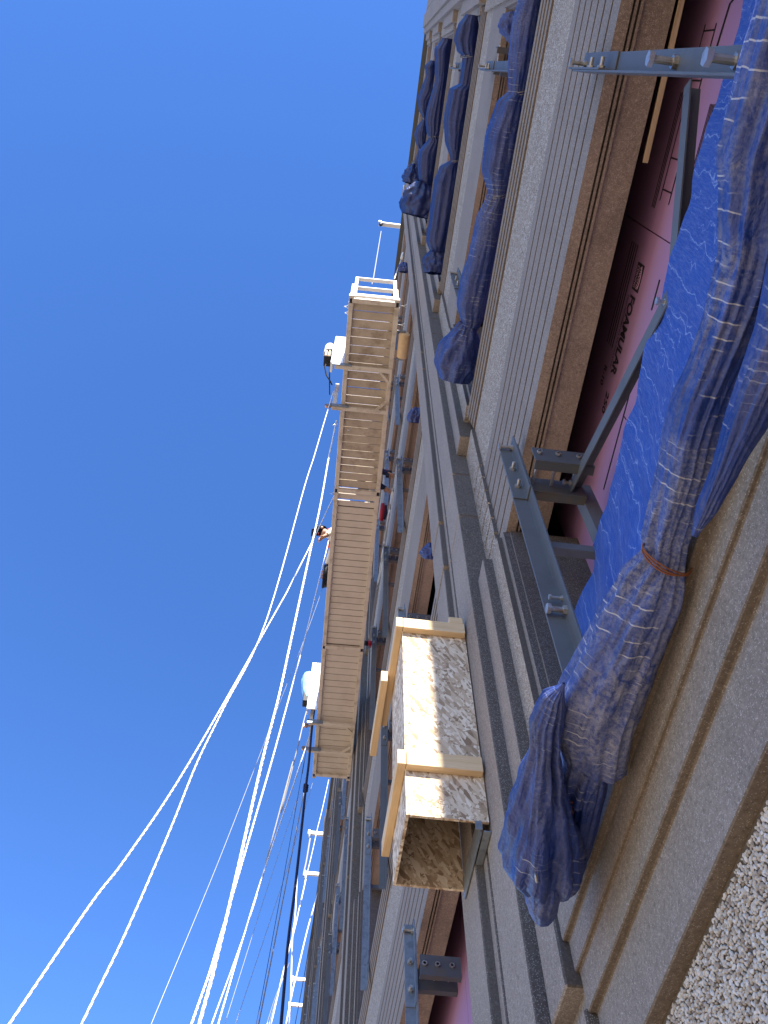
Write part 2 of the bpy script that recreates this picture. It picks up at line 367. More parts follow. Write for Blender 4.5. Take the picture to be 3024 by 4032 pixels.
# real pebbles on the near lower wall
def pebbles():
    t=(1+5**.5)/2
    iv=[Vector(v).normalized() for v in [(-1,t,0),(1,t,0),(-1,-t,0),(1,-t,0),(0,-1,t),(0,1,t),(0,-1,-t),(0,1,-t),(t,0,-1),(t,0,1),(-t,0,-1),(-t,0,1)]]
    fi=[(0,11,5),(0,5,1),(0,1,7),(0,7,10),(0,10,11),(1,5,9),(5,11,4),(11,10,2),(10,7,6),(7,1,8),(3,9,4),(3,4,2),(3,2,6),(3,6,8),(3,8,9),(4,9,5),(2,4,11),(6,2,10),(8,6,7),(9,8,1)]
    vs=[];fs=[];rg=random.Random(11); sp=.0105
    ny=int((2.29-.25)/sp); nz=int((1.262-.62)/sp)
    for a in range(ny):
        for c in range(nz):
            yy=.25+(a+.5*(c%2)+rg.uniform(-.3,.3))*sp; zz=.62+(c+rg.uniform(-.3,.3))*sp
            if yy>2.295 or zz>1.264: continue
            sa=rg.uniform(.0048,.0088); sb=sa*rg.uniform(.5,.8); sx=rg.uniform(.003,.006); th=rg.uniform(0,3.14); tl=rg.uniform(-.4,.4)
            o=len(vs); ct,stt=math.cos(th),math.sin(th)
            for v in iv:
                j=1+rg.uniform(-.22,.22); p,q,x=v.x*sa*j,v.y*sb*j,v.z*sx*j+v.x*sa*tl*.4
                vs.append((XF+.005+x-.0015,yy+p*ct-q*stt,zz+p*stt+q*ct))
            fs+=[tuple(k+o for k in f) for f in fi]
    b=MB(); b.v=vs;b.f=fs;b.m=[0]*len(fs)
    me=bpy.data.meshes.new('pebble_facing'); me.from_pydata(vs,[],fs); me.materials.append(M['pebble'])
    o=bpy.data.objects.new('pebble_facing',me); COL.objects.link(o); o.parent=bld; o.matrix_parent_inverse=bld_inv; o['kind']='stuff'
pebbles()
# pilasters: blocks separated by open joints
JO=[.57,1.44]
zcuts=[GZ]
for h in HEAD[:5]: zcuts+=[h+.80,h+1.44]
zcuts.append(25.72)
def pil_block(z0,z1,agg_z):
    a=[]
    b=MB(); g_=.011
    b.box(.769,1.0,0,.322,z0+g_,z1-g_); b.box(.769,1.0,.346,.415,z0+g_,z1-g_); b.box(.733,1.0,.415,.73,z0+g_+.03,z1-g_-.0); b.box(.771,1.0,.73,.87,z0+g_,z1-g_)
    return b
prot={}
for k in range(-1,NB):
    p=P0+PITCH*k if k>=0 else -1.70
    for zi in range(len(zcuts)-1):
        z0,z1=zcuts[zi],zcuts[zi+1]
        if zi in prot: Bcopy(prot[zi],p-P0,0)
        else:
            b=pil_block(z0,z1,None); b.v=[(x,y+P0,z) for x,y,z in b.v]; 
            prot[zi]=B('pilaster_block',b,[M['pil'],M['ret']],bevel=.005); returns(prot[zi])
            if k!=0: pass
        if k==-1 and zi not in (): pass
    # the first prototype was built at P0; remember to place one at every pilaster
    if k==-1:
        for zi in prot: prot[zi].location=(0,p-P0,0)
    b=MB(); b.box(.792,.99,p+.004,p+.866,GZ,25.70); B('joint_sealant',b,M['darkj'])
    b=MB(); b.box(.776,.79,p+.328,p+.340,GZ,25.70); B('sealant_bead',b,M['seal'])
    # flanking aggregate strips, grooved beside the ribbed band
    for side in (0,1):
        ya,yb=(p-.226,p) if side==0 else (p+.87,p+1.10)
        if k==-1 and side==0: ya=YEND
        for i in range(6):
            h,t=HEAD[i],BTOP[i]; top=SILL[i+1] if i<5 else 25.72
            pr=[(.896,h+.002)]+(grooves(h+.0,t+.25,6,.896,.018,.022) if i==0 else [(.896,t-.01),(.908,t-.01),(.908,t),(.896,t)])
            pr+=[(.896,top+.0),(1.1,top),(1.1,h+.002)]
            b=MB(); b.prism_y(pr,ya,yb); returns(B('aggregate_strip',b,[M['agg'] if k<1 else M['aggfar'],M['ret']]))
            # stepped block beside sill and window
            xa=.822
            lo=STOP[i]+.18 if i==0 else SILL[i]
            y2,y3=(p-.16,p) if side==0 else (p+.87,p+1.03)
            if k==-1 and side==0: continue
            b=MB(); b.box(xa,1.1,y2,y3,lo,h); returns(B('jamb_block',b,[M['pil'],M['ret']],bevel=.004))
            if i==0:
                y2,y3=(p-.222,p-.022) if side==0 else (p+.892,p+1.09)
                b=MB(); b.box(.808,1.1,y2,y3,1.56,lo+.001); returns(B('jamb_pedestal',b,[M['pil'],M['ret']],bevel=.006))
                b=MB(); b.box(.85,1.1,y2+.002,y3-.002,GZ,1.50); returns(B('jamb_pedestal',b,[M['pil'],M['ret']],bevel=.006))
                b=MB(); b.box(.87,1.1,y2+.004,y3-.004,1.50,1.56); B('jamb_pedestal',b,M['pil'])
# parapet coping
b=MB(); b.box(.80,1.6,YEND-.05,YFAR,25.722,25.80); B('parapet_coping',b,M['steeldk'])
# loose wood strip and V-bracing are separate things further below
# ------------------------------------------------------------------ printed lettering on the near insulation boards
FK=1.32/1.25
def lettering(txt,yc,zc,hh,width,parent,off=0.0,name='printed_lettering',x=1.2475,mat=None,shear=0):
    cu=bpy.data.curves.new('t','FONT'); cu.body=txt; cu.size=1; cu.offset=off; cu.shear=shear
    o=bpy.data.objects.new('t',cu); COL.objects.link(o); dg=bpy.context.evaluated_depsgraph_get()
    me=bpy.data.meshes.new_from_object(o.evaluated_get(dg)); bpy.data.objects.remove(o); 
    xs=[v.co.x for v in me.vertices]; ys=[v.co.y for v in me.vertices]; x0,x1,y0,y1=min(xs),max(xs),min(ys),max(ys)
    for v in me.vertices:
        a=(v.co.x-x0)/(x1-x0)*width; q=(v.co.y-y0)/(y1-y0)*hh
        v.co=(x*FK,(yc+a)*FK,(zc-q)*FK)          # printed board is mounted upside down
    me.materials.clear(); me.materials.append(mat or M['ink']); me.name=name
    ob=bpy.data.objects.new(name,me); COL.objects.link(ob); ob.parent=parent; return ob
def inkbar(y0,y1,z0,z1,parent,x=1.2475,name='printed_line',mat=None):
    b=MB(); b.box(x*FK,x*FK+.0015,y0*FK,y1*FK,z0*FK,z1*FK); o=b.build(name,mat or M['ink']); o.parent=parent; return o
L=lettering
L('FOAMULAR',.812,4.045,.086,.39,board2,.034)
L('HIGH PERFORMANCE XPS INSULATION',.825,4.078,.020,.36,board2,.01)
inkbar(.662,.786,3.945,4.05,board2)
L('OWENS',.675,3.995,.030,.10,board2,.02,x=1.246,mat=M['inkpale']); L('CORNING',.675,4.035,.030,.10,board2,.02,x=1.246,mat=M['inkpale'])
b=MB(); b.tube([Vector((1.246,.67+.10*q/8,3.972-.018*math.sin(q/8*2.6)))*FK for q in range(9)],.0022,5); o=b.build('logo_curve',M['inkpale']); o.parent=board2
L('250',1.29,4.03,.055,.11,board2,.025); L('R-10',1.20,4.17,.05,.10,board2,.02)
inkbar(.668,.80,3.690,3.704,board2); inkbar(1.16,1.675,3.683,3.695,board2); inkbar(1.29,1.294,3.64,3.69,board2)
L('0',1.93,3.62,.06,.035,board2,.03)
for q in range(4): inkbar(.60,1.10,4.12+q*.035,4.128+q*.035,board2,mat=M['ink'])
for q in range(3): inkbar(-.05,.42,4.02+q*.02,4.026+q*.02,board1)
for yy in (-.28,-.1,.05,.2,.33): inkbar(yy,yy+.006,3.84,3.97,board1)
inkbar(-.30,.38,3.836,3.845,board1); inkbar(-.30,.38,3.97,3.976,board1)
for q in range(5): inkbar(-.02,.30,3.60+q*.014,3.604+q*.014,board1)
for (a,c) in (((-.55,3.55),(-.42,3.62)),((-.42,3.62),(-.36,3.74)),((-.42,3.62),(-.47,3.76)),((-.36,3.74),(-.2,3.76))):
    b=MB(); b.tube([Vector((1.247,a[0],a[1]))*FK,Vector((1.247,c[0],c[1]))*FK],.004,5); o=b.build('printed_line',M['ink']); o.parent=board1
# ------------------------------------------------------------------ tarpaulins
def interp(tab,t):
    if t<=tab[0][0]: return tab[0][1]
    for (a,x),(c,y) in zip(tab,tab[1:]):
        if t<=c:
            f=(t-a)/(c-a) if c>a else 0; f=f*f*(3-2*f)*.5+f*.5; return x+(y-x)*f
    return tab[-1][1]
def outline(Lp,Rp,Zg):
    kl=sorted((ray(*p).y/ray(*p).z*Zg,math.atan(ray(*p).x/ray(*p).z)) for p in Lp)
    kr=sorted((ray(*p).y/ray(*p).z*Zg,math.atan(ray(*p).x/ray(*p).z)) for p in Rp)
    return kl,kr
def roll_mesh(name,Lp,Rp,Zg,y0,y1,mat,parent,seed=0,m=150,n=72,fold=1.0,pinch=(),open_end=True,lip=1.0,zs=None):
    kl,kr=outline(Lp,Rp,Zg); vs=[];fs=[]
    for i in range(m+1):
        y=y0+(y1-y0)*i/m
        a,c=interp(kl,y),interp(kr,y); mid=(a+c)/2; half=max((c-a)/2,.0008)
        d=Zg/math.cos(mid); r=d*math.sin(half); X=Zg*math.tan(mid); Z=Zg if zs is None else Zg+zs(y)
        pk=0
        for pp in pinch: pk=max(pk,math.exp(-((y-pp)/.13)**2))
        for k in range(n):
            th=2*math.pi*k/n
            nz=noise.noise(Vector((math.cos(th)*1.6+seed,y*1.4,math.sin(th)*1.6)))*.10
            nz+=noise.noise(Vector((math.cos(th)*4+seed*2,y*2.2,math.sin(th)*4)))*.05
            fl=1.6*noise.noise(Vector((math.cos(th)*3.6+seed,y*.9,math.sin(th)*3.6)))+.5*noise.noise(Vector((math.cos(th)*9,y*1.8+seed,math.sin(th)*9)))
            cr=abs(noise.noise(Vector((math.cos(th)*3+y*3,y*5+seed,math.sin(th)*3))))
            lg=noise.noise(Vector((math.cos(th)*2.6+seed,y*1.3+seed,math.sin(th)*2.6)))
            dg=noise.noise(Vector((math.cos(th+y*.7)*6,y*3.5+seed,math.sin(th+y*.7)*6)))
            q=1+fold*(nz+.15*pk*fl-.10*cr*(.6+pk)+.20*(1-2.8*abs(lg))*.5+.05*(1-2.5*abs(dg))*.5)+.015*fl
            # overlapping rolled edge
            ph=(th-(2.2+.25*math.sin(y*1.3+seed)))%(2*math.pi); q+=lip*.09*math.exp(-ph*1.1)-.02*lip
            vs.append((X+r*q*math.cos(th),y,Z+r*q*math.sin(th)))
    for i in range(m):
        for k in range(n): fs.append((i*n+k,i*n+(k+1)%n,(i+1)*n+(k+1)%n,(i+1)*n+k))
    b=MB(); b.add(vs,fs); o=b.build(name,mat,parent,smooth=True)
    return o
def bundle(name,c,rad,axis,mat,parent,seed,flare=1.3,n=56,m=34,open_=True):
    """crumpled open end of a rolled tarp: flared crumpled tube with a spiral fold inside"""
    axis=Vector(axis).normalized(); a=axis.orthogonal().normalized(); bb=axis.cross(a); c=Vector(c)
    b=MB()
    for lay,(f0,rs) in enumerate(((1.0,1.0),(.62,.58),(.35,.3))):
        vs=[];fs=[]
        for i in range(m+1):
            t=i/m
            rr=rad*rs*(.42+ .75*math.sin(min(1,t*1.5)*math.pi/2))*(1 if t<.75 else 1-.45*(t-.75)*2)
            for k in range(n):
                th=2*math.pi*k/n; dirv=a*math.cos(th)+bb*math.sin(th)
                pv=dirv*2.2+axis*t*2+Vector((seed,lay*3,0))
                q=1+.30*noise.noise(pv)+.17*noise.noise(pv*2.3)-.22*abs(noise.noise(pv*1.7+Vector((9,0,0))))+.12*math.sin(th*6+seed)*math.exp(-t*5)
                vs.append(c+axis*(t-.1)*rad*flare*1.5*(1 if lay==0 else .93)+dirv*rr*q)
        for i in range(m):
            for k in range(n): fs.append((i*n+k,i*n+(k+1)%n,(i+1)*n+(k+1)%n,(i+1)*n+k))
        b.add(vs,fs)
    return b.build(name,mat,parent,smooth=True)
def tie(parent,c,rad,mat,seed,turns=2,rw=.0022):
    b=MB(); c=Vector(c); pts=[]; rg=random.Random(seed)
    ph=[rg.uniform(0,6) for _ in range(3)]
    for i in range(turns*28+1):
        th=2*math.pi*i/28
        pts.append(c+Vector((math.cos(th)*rad*(1+.06*math.sin(2*th+ph[0])),.02*math.sin(th*.9+ph[1])+.004*i/28,math.sin(th)*rad*(1+.05*math.sin(3*th+ph[2])))))
    e=pts[-1]; pts+= [e+Vector((-.03,.02,-.02)),e+Vector((-.05,.06,-.05))]
    b.tube(pts,rw,6); return b.build('tie_wire',mat,parent,smooth=True)
r1=lambda x,y:(1500+x/2.177,y/2.177); r3=lambda x,y:(1500+x/2.177,1000+y/2.177); r4=lambda x,y:(2262+x/2.177,1000+y/2.177)
r5=lambda x,y:(1500+x/2.177,2000+y/2.177); r6=lambda x,y:(2262+x/2.177,2000+y/2.177); r7=lambda x,y:(1500+x/2.143,3000+y/2.143); r8=lambda x,y:(2262+x/2.143,3000+y/2.143)
c4=lambda x,y:(1540+x/4.423,900+y/4.423); c5=lambda x,y:(1580+x/4.1475,y/4.1475); c6=lambda x,y:(1560+x/3.6875,350+y/3.6875)
# tarp at the nearest window
T1=empty('rolled_tarp',(.95,.8,1.83)); tag(T1,'dusty blue tarpaulin, largest, rolled on nearest sill with sheet hanging over pink insulation boards','tarpaulin','blue tarpaulins rolled up at the windows')
inv1=Matrix.Translation((-.95,-.8,-1.83))
Z1=1.72
L1=[r4(1270,-900),r4(1265,-400),r4(1255,0),r4(1190,300),r4(1130,550),r4(1000,950),r4(870,1250),r4(800,1500),r4(740,1900),r4(680,2177),r6(625,250),r6(632,385),r6(450,600),r6(230,950),r6(0,1380),r5(1540,1620),r5(1495,1850),r5(1560,2177),r7(1510,180)]
R1=[r4(1900,-300),r4(1760,300),r4(1600,700),r4(1400,1150),r4(1290,1450),r4(1180,1850),r6(1080,0),r6(990,250),r6(965,390),r6(930,770),r6(840,1000),r6(690,1400),r6(560,1750),r6(470,2177),r8(320,0),r8(200,240)]
def Tb(o,inv): o.matrix_parent_inverse=inv; return o
pin1=[onZ(r6(800,390),Z1).y, onZ(r7(1620,260),Z1).y]
Tb(roll_mesh('roll',L1,R1,Z1,-.62,pin1[1]+.01,M['tarpdusty'],T1,1.3,m=260,n=120,pinch=pin1,fold=1.15,lip=1.8),inv1)
# hanging lower fold
Lf=[r4(1700,0),r4(1560,700),r4(1330,1330),r4(1180,1850),r6(1060,0),r6(1005,240)]
Rf=[r4(2500,0),r4(2080,700),r4(1720,1340),r4(1420,1850),r6(1240,0),r6(1060,240)]
Tb(roll_mesh('hanging_fold',Lf,Rf,1.50,-.55,onZ(r6(1030,240),1.50).y,M['tarp'],T1,5.1,m=120,n=60,pinch=[onZ(r6(1030,240),1.50).y],lip=2.0),inv1)
# sheet
def sheet(y0,y1,m=150,n=46):
    vs=[];fs=[]
    for i in range(m+1):
        y=y0+(y1-y0)*i/m
        for k in range(n+1):
            t=k/n
            x=1.10-.27*t**1.3; z=3.18-1.42*t
            x+=.016*math.sin(y*21+t*2.0+1.5*noise.noise(Vector((y*2,t,3))))*(.2+t)+.03*noise.noise(Vector((y*3,t*2,1)))+.012*noise.noise(Vector((y*9,t*3,7)))
            z+=.006*noise.noise(Vector((y*4,0,5)))*(1-t)
            vs.append((x,y,z))
    for i in range(m):
        for k in range(n): fs.append((i*(n+1)+k,(i+1)*(n+1)+k,(i+1)*(n+1)+k+1,i*(n+1)+k+1))
    b=MB(); b.add(vs,fs); return b.build('sheet',M['sheet'],T1,smooth=True)
Tb(sheet(-.60,2.16),inv1)
Tb(tie(T1,onZ(r6(800,400),Z1),.058,M['rust'],3,3),inv1)
pe=onZ(r7(1620,260),Z1)
Tb(tie(T1,pe,.040,M['rust'],8,3),inv1)
# loose crumpled end past the last tie, and the dusty tail under it
Le=[(2215,2690),(2140,2745),(2095,2840),(2090,2960),(2048,3100),(2012,3250),(1994,3385),(2035,3450),(2110,3500)]
Re=[(2225,2690),(2225,2800),(2215,2950),(2235,3060),(2262,3160),(2288,3300),(2292,3390),(2275,3450),(2230,3500)]
ZE=1.66
Tb(roll_mesh('loose_end',Le,Re,ZE,onZ((2220,2690),ZE).y,onZ((2160,3500),ZE).y,M['tarp'],T1,2.0,m=120,n=90,fold=2.2,lip=2.5,pinch=[onZ((2225,3000),ZE).y]),inv1)
Tb(roll_mesh('inner_fold',[(2300,2950),(2265,3100),(2235,3250),(2240,3400),(2255,3450)],[(2400,3010),(2385,3120),(2345,3280),(2300,3420),(2270,3450)],1.70,onZ((2350,2980),1.70).y,onZ((2262,3450),1.70).y,M['tarp'],T1,9.2,m=60,n=60,fold=1.8,lip=2),inv1)
Lt=[(2140,3350),(2085,3450),(2066,3490),(2066,3540),(2085,3600),(2115,3628),(2128,3636)]; Rt=[(2165,3350),(2210,3450),(2222,3490),(2205,3540),(2190,3600),(2160,3628),(2134,3636)]
Tb(roll_mesh('tail',Lt,Rt,1.62,onZ((2150,3350),1.62).y,onZ((2131,3637),1.62).y,M['tarpdusty'],T1,7.7,m=60,n=60,fold=1.2),inv1)
b=MB(); q=onX(r7(1310,980),.60)
b.tube([q+Vector((.004*math.cos(a)-.0,.009*math.cos(a),.009*math.sin(a))) for a in [2*math.pi*i/12 for i in range(13)]],.0035,6); Tb(b.build('eyelet',M['bolt'],T1,smooth=True),inv1)
def tarp(label,Zg,Lp,Rp,yr,pins,seed,ends=(),base=.9,mat='tarpclean',tiemat='ropegrey',fold=1.0,extra=()):
    ym=(yr[0]+yr[1])/2; o=empty('rolled_tarp',(base,ym,Zg-.1)); tag(o,label,'tarpaulin','blue tarpaulins rolled up at the windows'); inv=Matrix.Translation((-base,-ym,-(Zg-.1)))
    Tb(roll_mesh('roll',Lp,Rp,Zg,yr[0],yr[1],M[mat],o,seed,m=170,n=72,pinch=pins,fold=fold*.65),inv)
    for pp in pins[:2]:
        kl,kr=outline(Lp,Rp,Zg); a,c=interp(kl,pp),interp(kr,pp); Tb(tie(o,(Zg*math.tan((a+c)/2),pp,Zg),Zg*(c-a)/2*1.0,M[tiemat],int(seed*10),2,.003),inv)
    for (c,rad,ax,sd,*fl_) in ends: Tb(bundle('loose_end',c,rad,ax,M[mat],o,sd,*(fl_ or [1.3])),inv)
    return o,inv
# second window up
Z2=6.33
L2=[r1(1185,-250),r1(1180,0),r1(1130,200),r1(1100,480),r1(1098,720),r1(1105,775),r1(1000,880),r1(905,1150),r1(872,1450),r1(922,1650),r1(820,1880),r1(760,2177),r3(690,200),r3(648,420),r3(695,640),r3(720,720)]
R2=[r1(1440,-250),r1(1400,0),r1(1320,560),r1(1262,780),r1(1240,1000),r1(1150,1440),r1(1075,1680),r1(1025,2000),r1(990,2177),r3(940,280),r3(875,560),r3(800,700),r3(770,740)]
Y=lambda p,z: onZ(p,z).y
e2=onZ(r3(740,700),Z2)
tarp('blue tarpaulin rolled on the second sill, pale drip lines, crumpled open end',Z2,L2,R2,(-.70,Y(r3(745,730),Z2)),[Y(r1(1180,780),Z2),Y(r1(990,1665),Z2),Y(r3(745,720),Z2)],2.4,
     [(e2+Vector((-.02,-.05,.0)),.135,(-.10,1,-.12),4.4,2.2),(onZ(r1(1150,330),6.5),.085,(-.25,-1,.15),7.4)],mat='tarp')
Z3=10.58
L3=[c5(1050,240),c5(940,400),c5(870,640),c5(910,820),c5(1010,930),c6(920,-80),c6(780,0),c6(700,450),c6(720,750),c6(792,1030),c6(640,1130),c6(560,1330),c6(525,1600),c6(480,2000),c4(640,0),c4(625,200),c4(690,400),c4(760,455)]
R3_=[c5(1245,245),c5(1275,560),c5(1240,900),c6(1120,0),c6(1030,650),c6(960,1000),c6(915,1060),c6(930,1350),c6(880,1700),c6(830,2100),c4(1090,0),c4(1030,300),c4(960,430),c4(870,470)]
e3=onZ(c4(800,470),Z3)
tarp('plump blue tarpaulin roll on the third sill, dark creases, tied in the middle',Z3,L3,R3_,(Y(c5(1140,245),Z3),Y(c4(820,470),Z3)),[Y(c5(1120,920),Z3),Y(c6(850,1050),Z3),Y(c4(830,465),Z3)],3.6,
     [(e3+Vector((.0,-.05,.0)),.15,(.02,1,-.35),1.1)])
Z4=14.85
L4=[c5(660,640),c5(545,800),c5(555,1150),c5(560,1300),c6(440,330),c6(425,440),c6(450,620),c6(480,720),c6(345,900),c6(325,1100),c6(335,1300),c6(385,1450)]
R4_=[c5(835,600),c5(800,1100),c5(730,1600),c6(700,350),c6(660,620),c6(610,700),c6(640,760),c6(590,1150),c6(520,1440)]
e4=onZ(c6(440,1440),Z4)
tarp('blue tarpaulin roll on the fourth sill ending in a big ball of wound cloth',Z4,L4,R4_,(Y(c5(745,625),Z4),Y(c6(450,1450),Z4)),[Y(c6(560,700),Z4),Y(c6(455,1460),Z4)],5.2,
     [(e4+Vector((-.07,-.02,0)),.27,(-.12,1,-.2),6.3)])
Z5=19.1
L5=[c5(470,985),c5(385,1080),c5(410,1230),c5(345,1400),c5(270,1640),c6(312,150),c6(330,300),c6(385,430),c6(300,560),c6(270,660),c6(290,780),c6(330,880),c6(280,1030),c6(270,1150)]
R5_=[c5(560,1000),c5(560,1200),c5(560,1500),c6(480,200),c6(440,440),c6(480,600),c6(470,800),c6(420,1000),c6(380,1200)]
e5=onZ(c6(310,1130),Z5)
tarp('small blue tarpaulin roll on the fifth sill under the parapet, seen against sky',Z5,L5,R5_,(Y(c5(520,990),Z5),Y(c6(330,1180),Z5)),[Y(c6(410,435),Z5),Y(c6(390,890),Z5)],6.6,
     [(e5+Vector((-.05,0,0)),.2,(-.1,1,-.2),3.3)])
# little tarps past the chute pilaster
for lab,pxs,Xq,rr,sd in (('short scrap of blue tarpaulin bundled by pilaster edge against the sky near platform end',(1590,1045),.72,.10,9.1),('crumpled blue tarpaulin poking out of third storey window beside pilaster',(1640,1622),.90,.11,4.0),('frayed blue tarpaulin scrap in second storey window beside pilaster',(1698,2155),.92,.08,2.2)):
    c=onX(pxs,Xq); o=empty('tarp_scrap',c); tag(o,lab,'tarpaulin','blue tarpaulins rolled up at the windows')
    bundle('loose_end',(0,-rr*.4,0),rr,(.05,1,-.45),M['tarp'],o,sd)
# ------------------------------------------------------------------ steel posts
def hexa(b,c,ax,r,l):
    ax=Vector(ax).normalized(); a=ax.orthogonal().normalized(); q=ax.cross(a); c=Vector(c); n=6
    vs=[c+e*ax*l+(a*math.cos(k*math.pi/3)+q*math.sin(k*math.pi/3))*r for e in(0,1) for k in range(6)]
    b.add(vs,[tuple(range(6))[::-1],tuple(range(6,12))]+[(k,(k+1)%6,(k+1)%6+6,k+6) for k in range(6)])
def bolt(parent,c,ax,l,r=.009,head=True):
    b=MB(); c=Vector(c); ax=Vector(ax).normalized(); hexa(b,c,ax,r*1.75,r*1.2); b.tube([c,c+ax*l],r*.95,10)
    if head: hexa(b,c+ax*l,ax,r*1.9,r*1.3)
    return b.build('bolt',M['bolt'],parent)
def Lbar(z0,z1,x0,y0,leg,t,roundend=False):
    """angle open to the front: web at x0+leg facing out, flange at y0 facing the near end"""
    b=MB(); pr=[(x0,y0),(x0+leg,y0),(x0+leg,y0-leg),(x0+leg-t,y0-leg),(x0+leg-t,y0-t),(x0,y0-t)]
    b.prism_z(pr,z0,z1); return b
def post(Yp,z0,z1,mat,label,near,X0=.80,bracket=True,ext='top'):
    o=empty('steel_post',(X0+.07,Yp,z0)); tag(o,label,'steel post','steel angle posts bolted across the window openings')
    dx,dy,dz=-(X0+.07),-Yp,-z0
    def P(mb,name,m): mb.v=[(x+dx,y+dy,z+dz) for x,y,z in mb.v]; return mb.build(name,m,o,bevel=.0015 if near else 0)
    leg=.078
    P(Lbar(z0,z1-.10,X0,Yp,leg,.008),'angle',M[mat])
    P(Lbar(z1-.62,z1,X0-.002,Yp-.0085,leg-.006,.008),'extension_angle',M[mat])
    if not near: P(Lbar(z0-.12,z0+.32,X0-.002,Yp-.0085,leg-.006,.008),'extension_angle',M[mat])
    loc=lambda x,y,z:(x+dx,y+dy,z+dz)
    nb=.009 if near else .012
    for zz in (z1-.50,z1-.30): bolt(o,loc(X0+.035,Yp-.016,zz),(0,-1,0),.042,nb,False)
    bolt(o,loc(X0+leg-.016,Yp-.035,z1-.06),(-1,0,0),.062,nb)
    if bracket:
        zb=z1-.55 if near else z1-.5
        for yy in (Yp-.19,Yp-.03):
            b=MB(); b.box(X0+leg+.002,1.165,yy,yy+.008,zb,zb+.15); b.box(X0+leg+.002,1.165,yy+.008,yy+.05,zb,zb+.008); P(b,'bracket_channel',M['steeldk'])
        for q,xx in enumerate((X0+.11,X0+.20,X0+.30)): bolt(o,loc(xx,Yp-.205,zb+.08),(0,1,0),.20,nb*.9)
        b=MB(); b.box(X0+leg+.002,1.235,Yp-.01,Yp+.03,z0+(z1-z0)*.52,z0+(z1-z0)*.52+.05); P(b,'spacer_bar',M['steel'] if near else M['steeldk'])
    return o
pA=post(-.075,1.95,4.33,'steel','grey painted steel post at nearest window with protruding hex bolts, beside wood strip',True,bracket=False)
for zz in (2.95,2.42): bolt(pA,(.80+.078-.008-.87,-.075-.04+.075,zz-1.95),(-1,0,0),.075,.0125)
pB=post(1.73,2.0,4.19,'steel','grey painted steel post between foam lettering and chute pilaster with nested bolted top angle',True)
for zz,l,rr in ((2.62,.06,.011),(2.70,.045,.006)): bolt(pB,(.80+.078-.008-.87,-.035,zz-2.0),(-1,0,0),l,rr)
post(-.06,6.5,8.72,'steel','grey steel post in second storey window, base hidden by blue roll',True)
post(1.72,6.5,8.40,'steel','grey steel post in second storey window next to crumpled tarp end',True)
post(-.06,10.9,12.9,'steel','grey steel post tip in third storey window behind plump roll',False)
NUM=['first','second','third','fourth','fifth','sixth']
ords=['first','middle','last']
for bi,ys in ((1,(5.60,7.28,9.02)),(2,(13.9,15.75,17.6)),(3,(22.3,24.15,26.0)),(4,(30.7,32.55,34.4))):
    for si in range(5):
        if bi==2 and si<1 or bi==3 and si<2 or bi==4 and si<3: continue
        for q,yy in enumerate(ys):
            jit=rng.uniform(-.06,.06); z1=HEAD[si]+rng.uniform(-.08,.1); z0=STOP[si]-.30+rng.uniform(-.1,.15)
            if si==0 and bi==1: z0=2.2
            gm=rng.random()<.65
            post(yy+jit,z0,z1,'galv' if gm else 'steel',
                 f'{"weathered galvanised" if gm else "grey painted"} steel post, {NUM[si]} storey, {ords[q]} post in {["","first","second","third","fourth"][bi]} wide bay past chute pilaster',False)
# V bracing inside the near opening
def brace(label,a,c,leg=.05):
    a=Vector(a);c=Vector(c); o=empty('brace_bar',a); tag(o,label,'steel brace'); b=MB(); 
    t=(c-a).normalized(); nrm=Vector((1,0,0)); s2=t.cross(nrm).normalized()
    if s2.z<0:s2=-s2
    d=c-a
    vs=[]
    for base in (Vector((0,0,0)),d):
        for (u_,v_) in ((0,0),(leg,0),(leg,-.006),(.006,-.006),(.006,-leg),(0,-leg)): vs.append(base+nrm*u_+s2*v_)
    b.add(vs,[(0,1,2,3,4,5),(6,7,8,9,10,11)]+[(k,(k+1)%6,(k+1)%6+6,k+6) for k in range(6)]); b.build('angle',M['steel'],o)
    bolt(o,d*.97+Vector((-.001,0,-.02)),(-1,0,0),.03,.008)
    return o
brace('grey steel brace sloping down from bolted nearest post behind blue sheet',(1.10,-.06,3.56),(1.10,.66,3.12),.062)
brace('grey steel brace rising across the large black board lettering to the channel bracket',(1.09,.55,3.10),(1.09,1.70,3.74),.062)
brace('grey steel upright behind channel bracket, next to pink board',(1.16,1.735,3.85),(1.16,1.735,2.2),.07)
# thin wood strip wedged at the soffit
a=onZ((2262+740/2.177,710/2.177),4.13); c=onZ((2262+605/2.177,1395/2.177),4.13)
o=empty('wood_strip',a); tag(o,'thin broken wood strip lying along the soffit edge above the pink board','wood strip'); 
b=MB(); b.bar((0,-.45,.0),(c-a),.022,.014); b.build('strip',M['ply'],o)
# ------------------------------------------------------------------ chute
CH=empty('plywood_chute',(.75,2.96,2.55)); tag(CH,'open-bottomed chute of flake board with lumber battens on the pilaster, one strip sunlit','chute')
ci=Matrix.Translation((-.75,-2.96,-2.55))
def C(name,mb,mat,bevel=0): o=mb.build(name,mat,CH,bevel=bevel); o.matrix_parent_inverse=ci; return o
x0,x1=.41,.762; ya,yb=2.74,3.18; zb,zt=2.55,3.95
b=MB(); b.box(x0,x1,ya,ya+.013,zb,zt); C('front_panel',b,M['osb'])
b=MB(); b.box(x0,x0+.013,ya+.0135,yb-.0135,zb-.0,zt); C('outer_panel',b,M['osb'])
b=MB(); b.box(x0,.729,yb-.013,yb,zb,zt); C('rear_panel',b,M['osb'])
b=MB(); b.box(x0,.729,ya,yb,zt+.001,zt+.013); C('added_top_cover',b,M['osb'])  # unseen cover added to keep sky light out of the chute
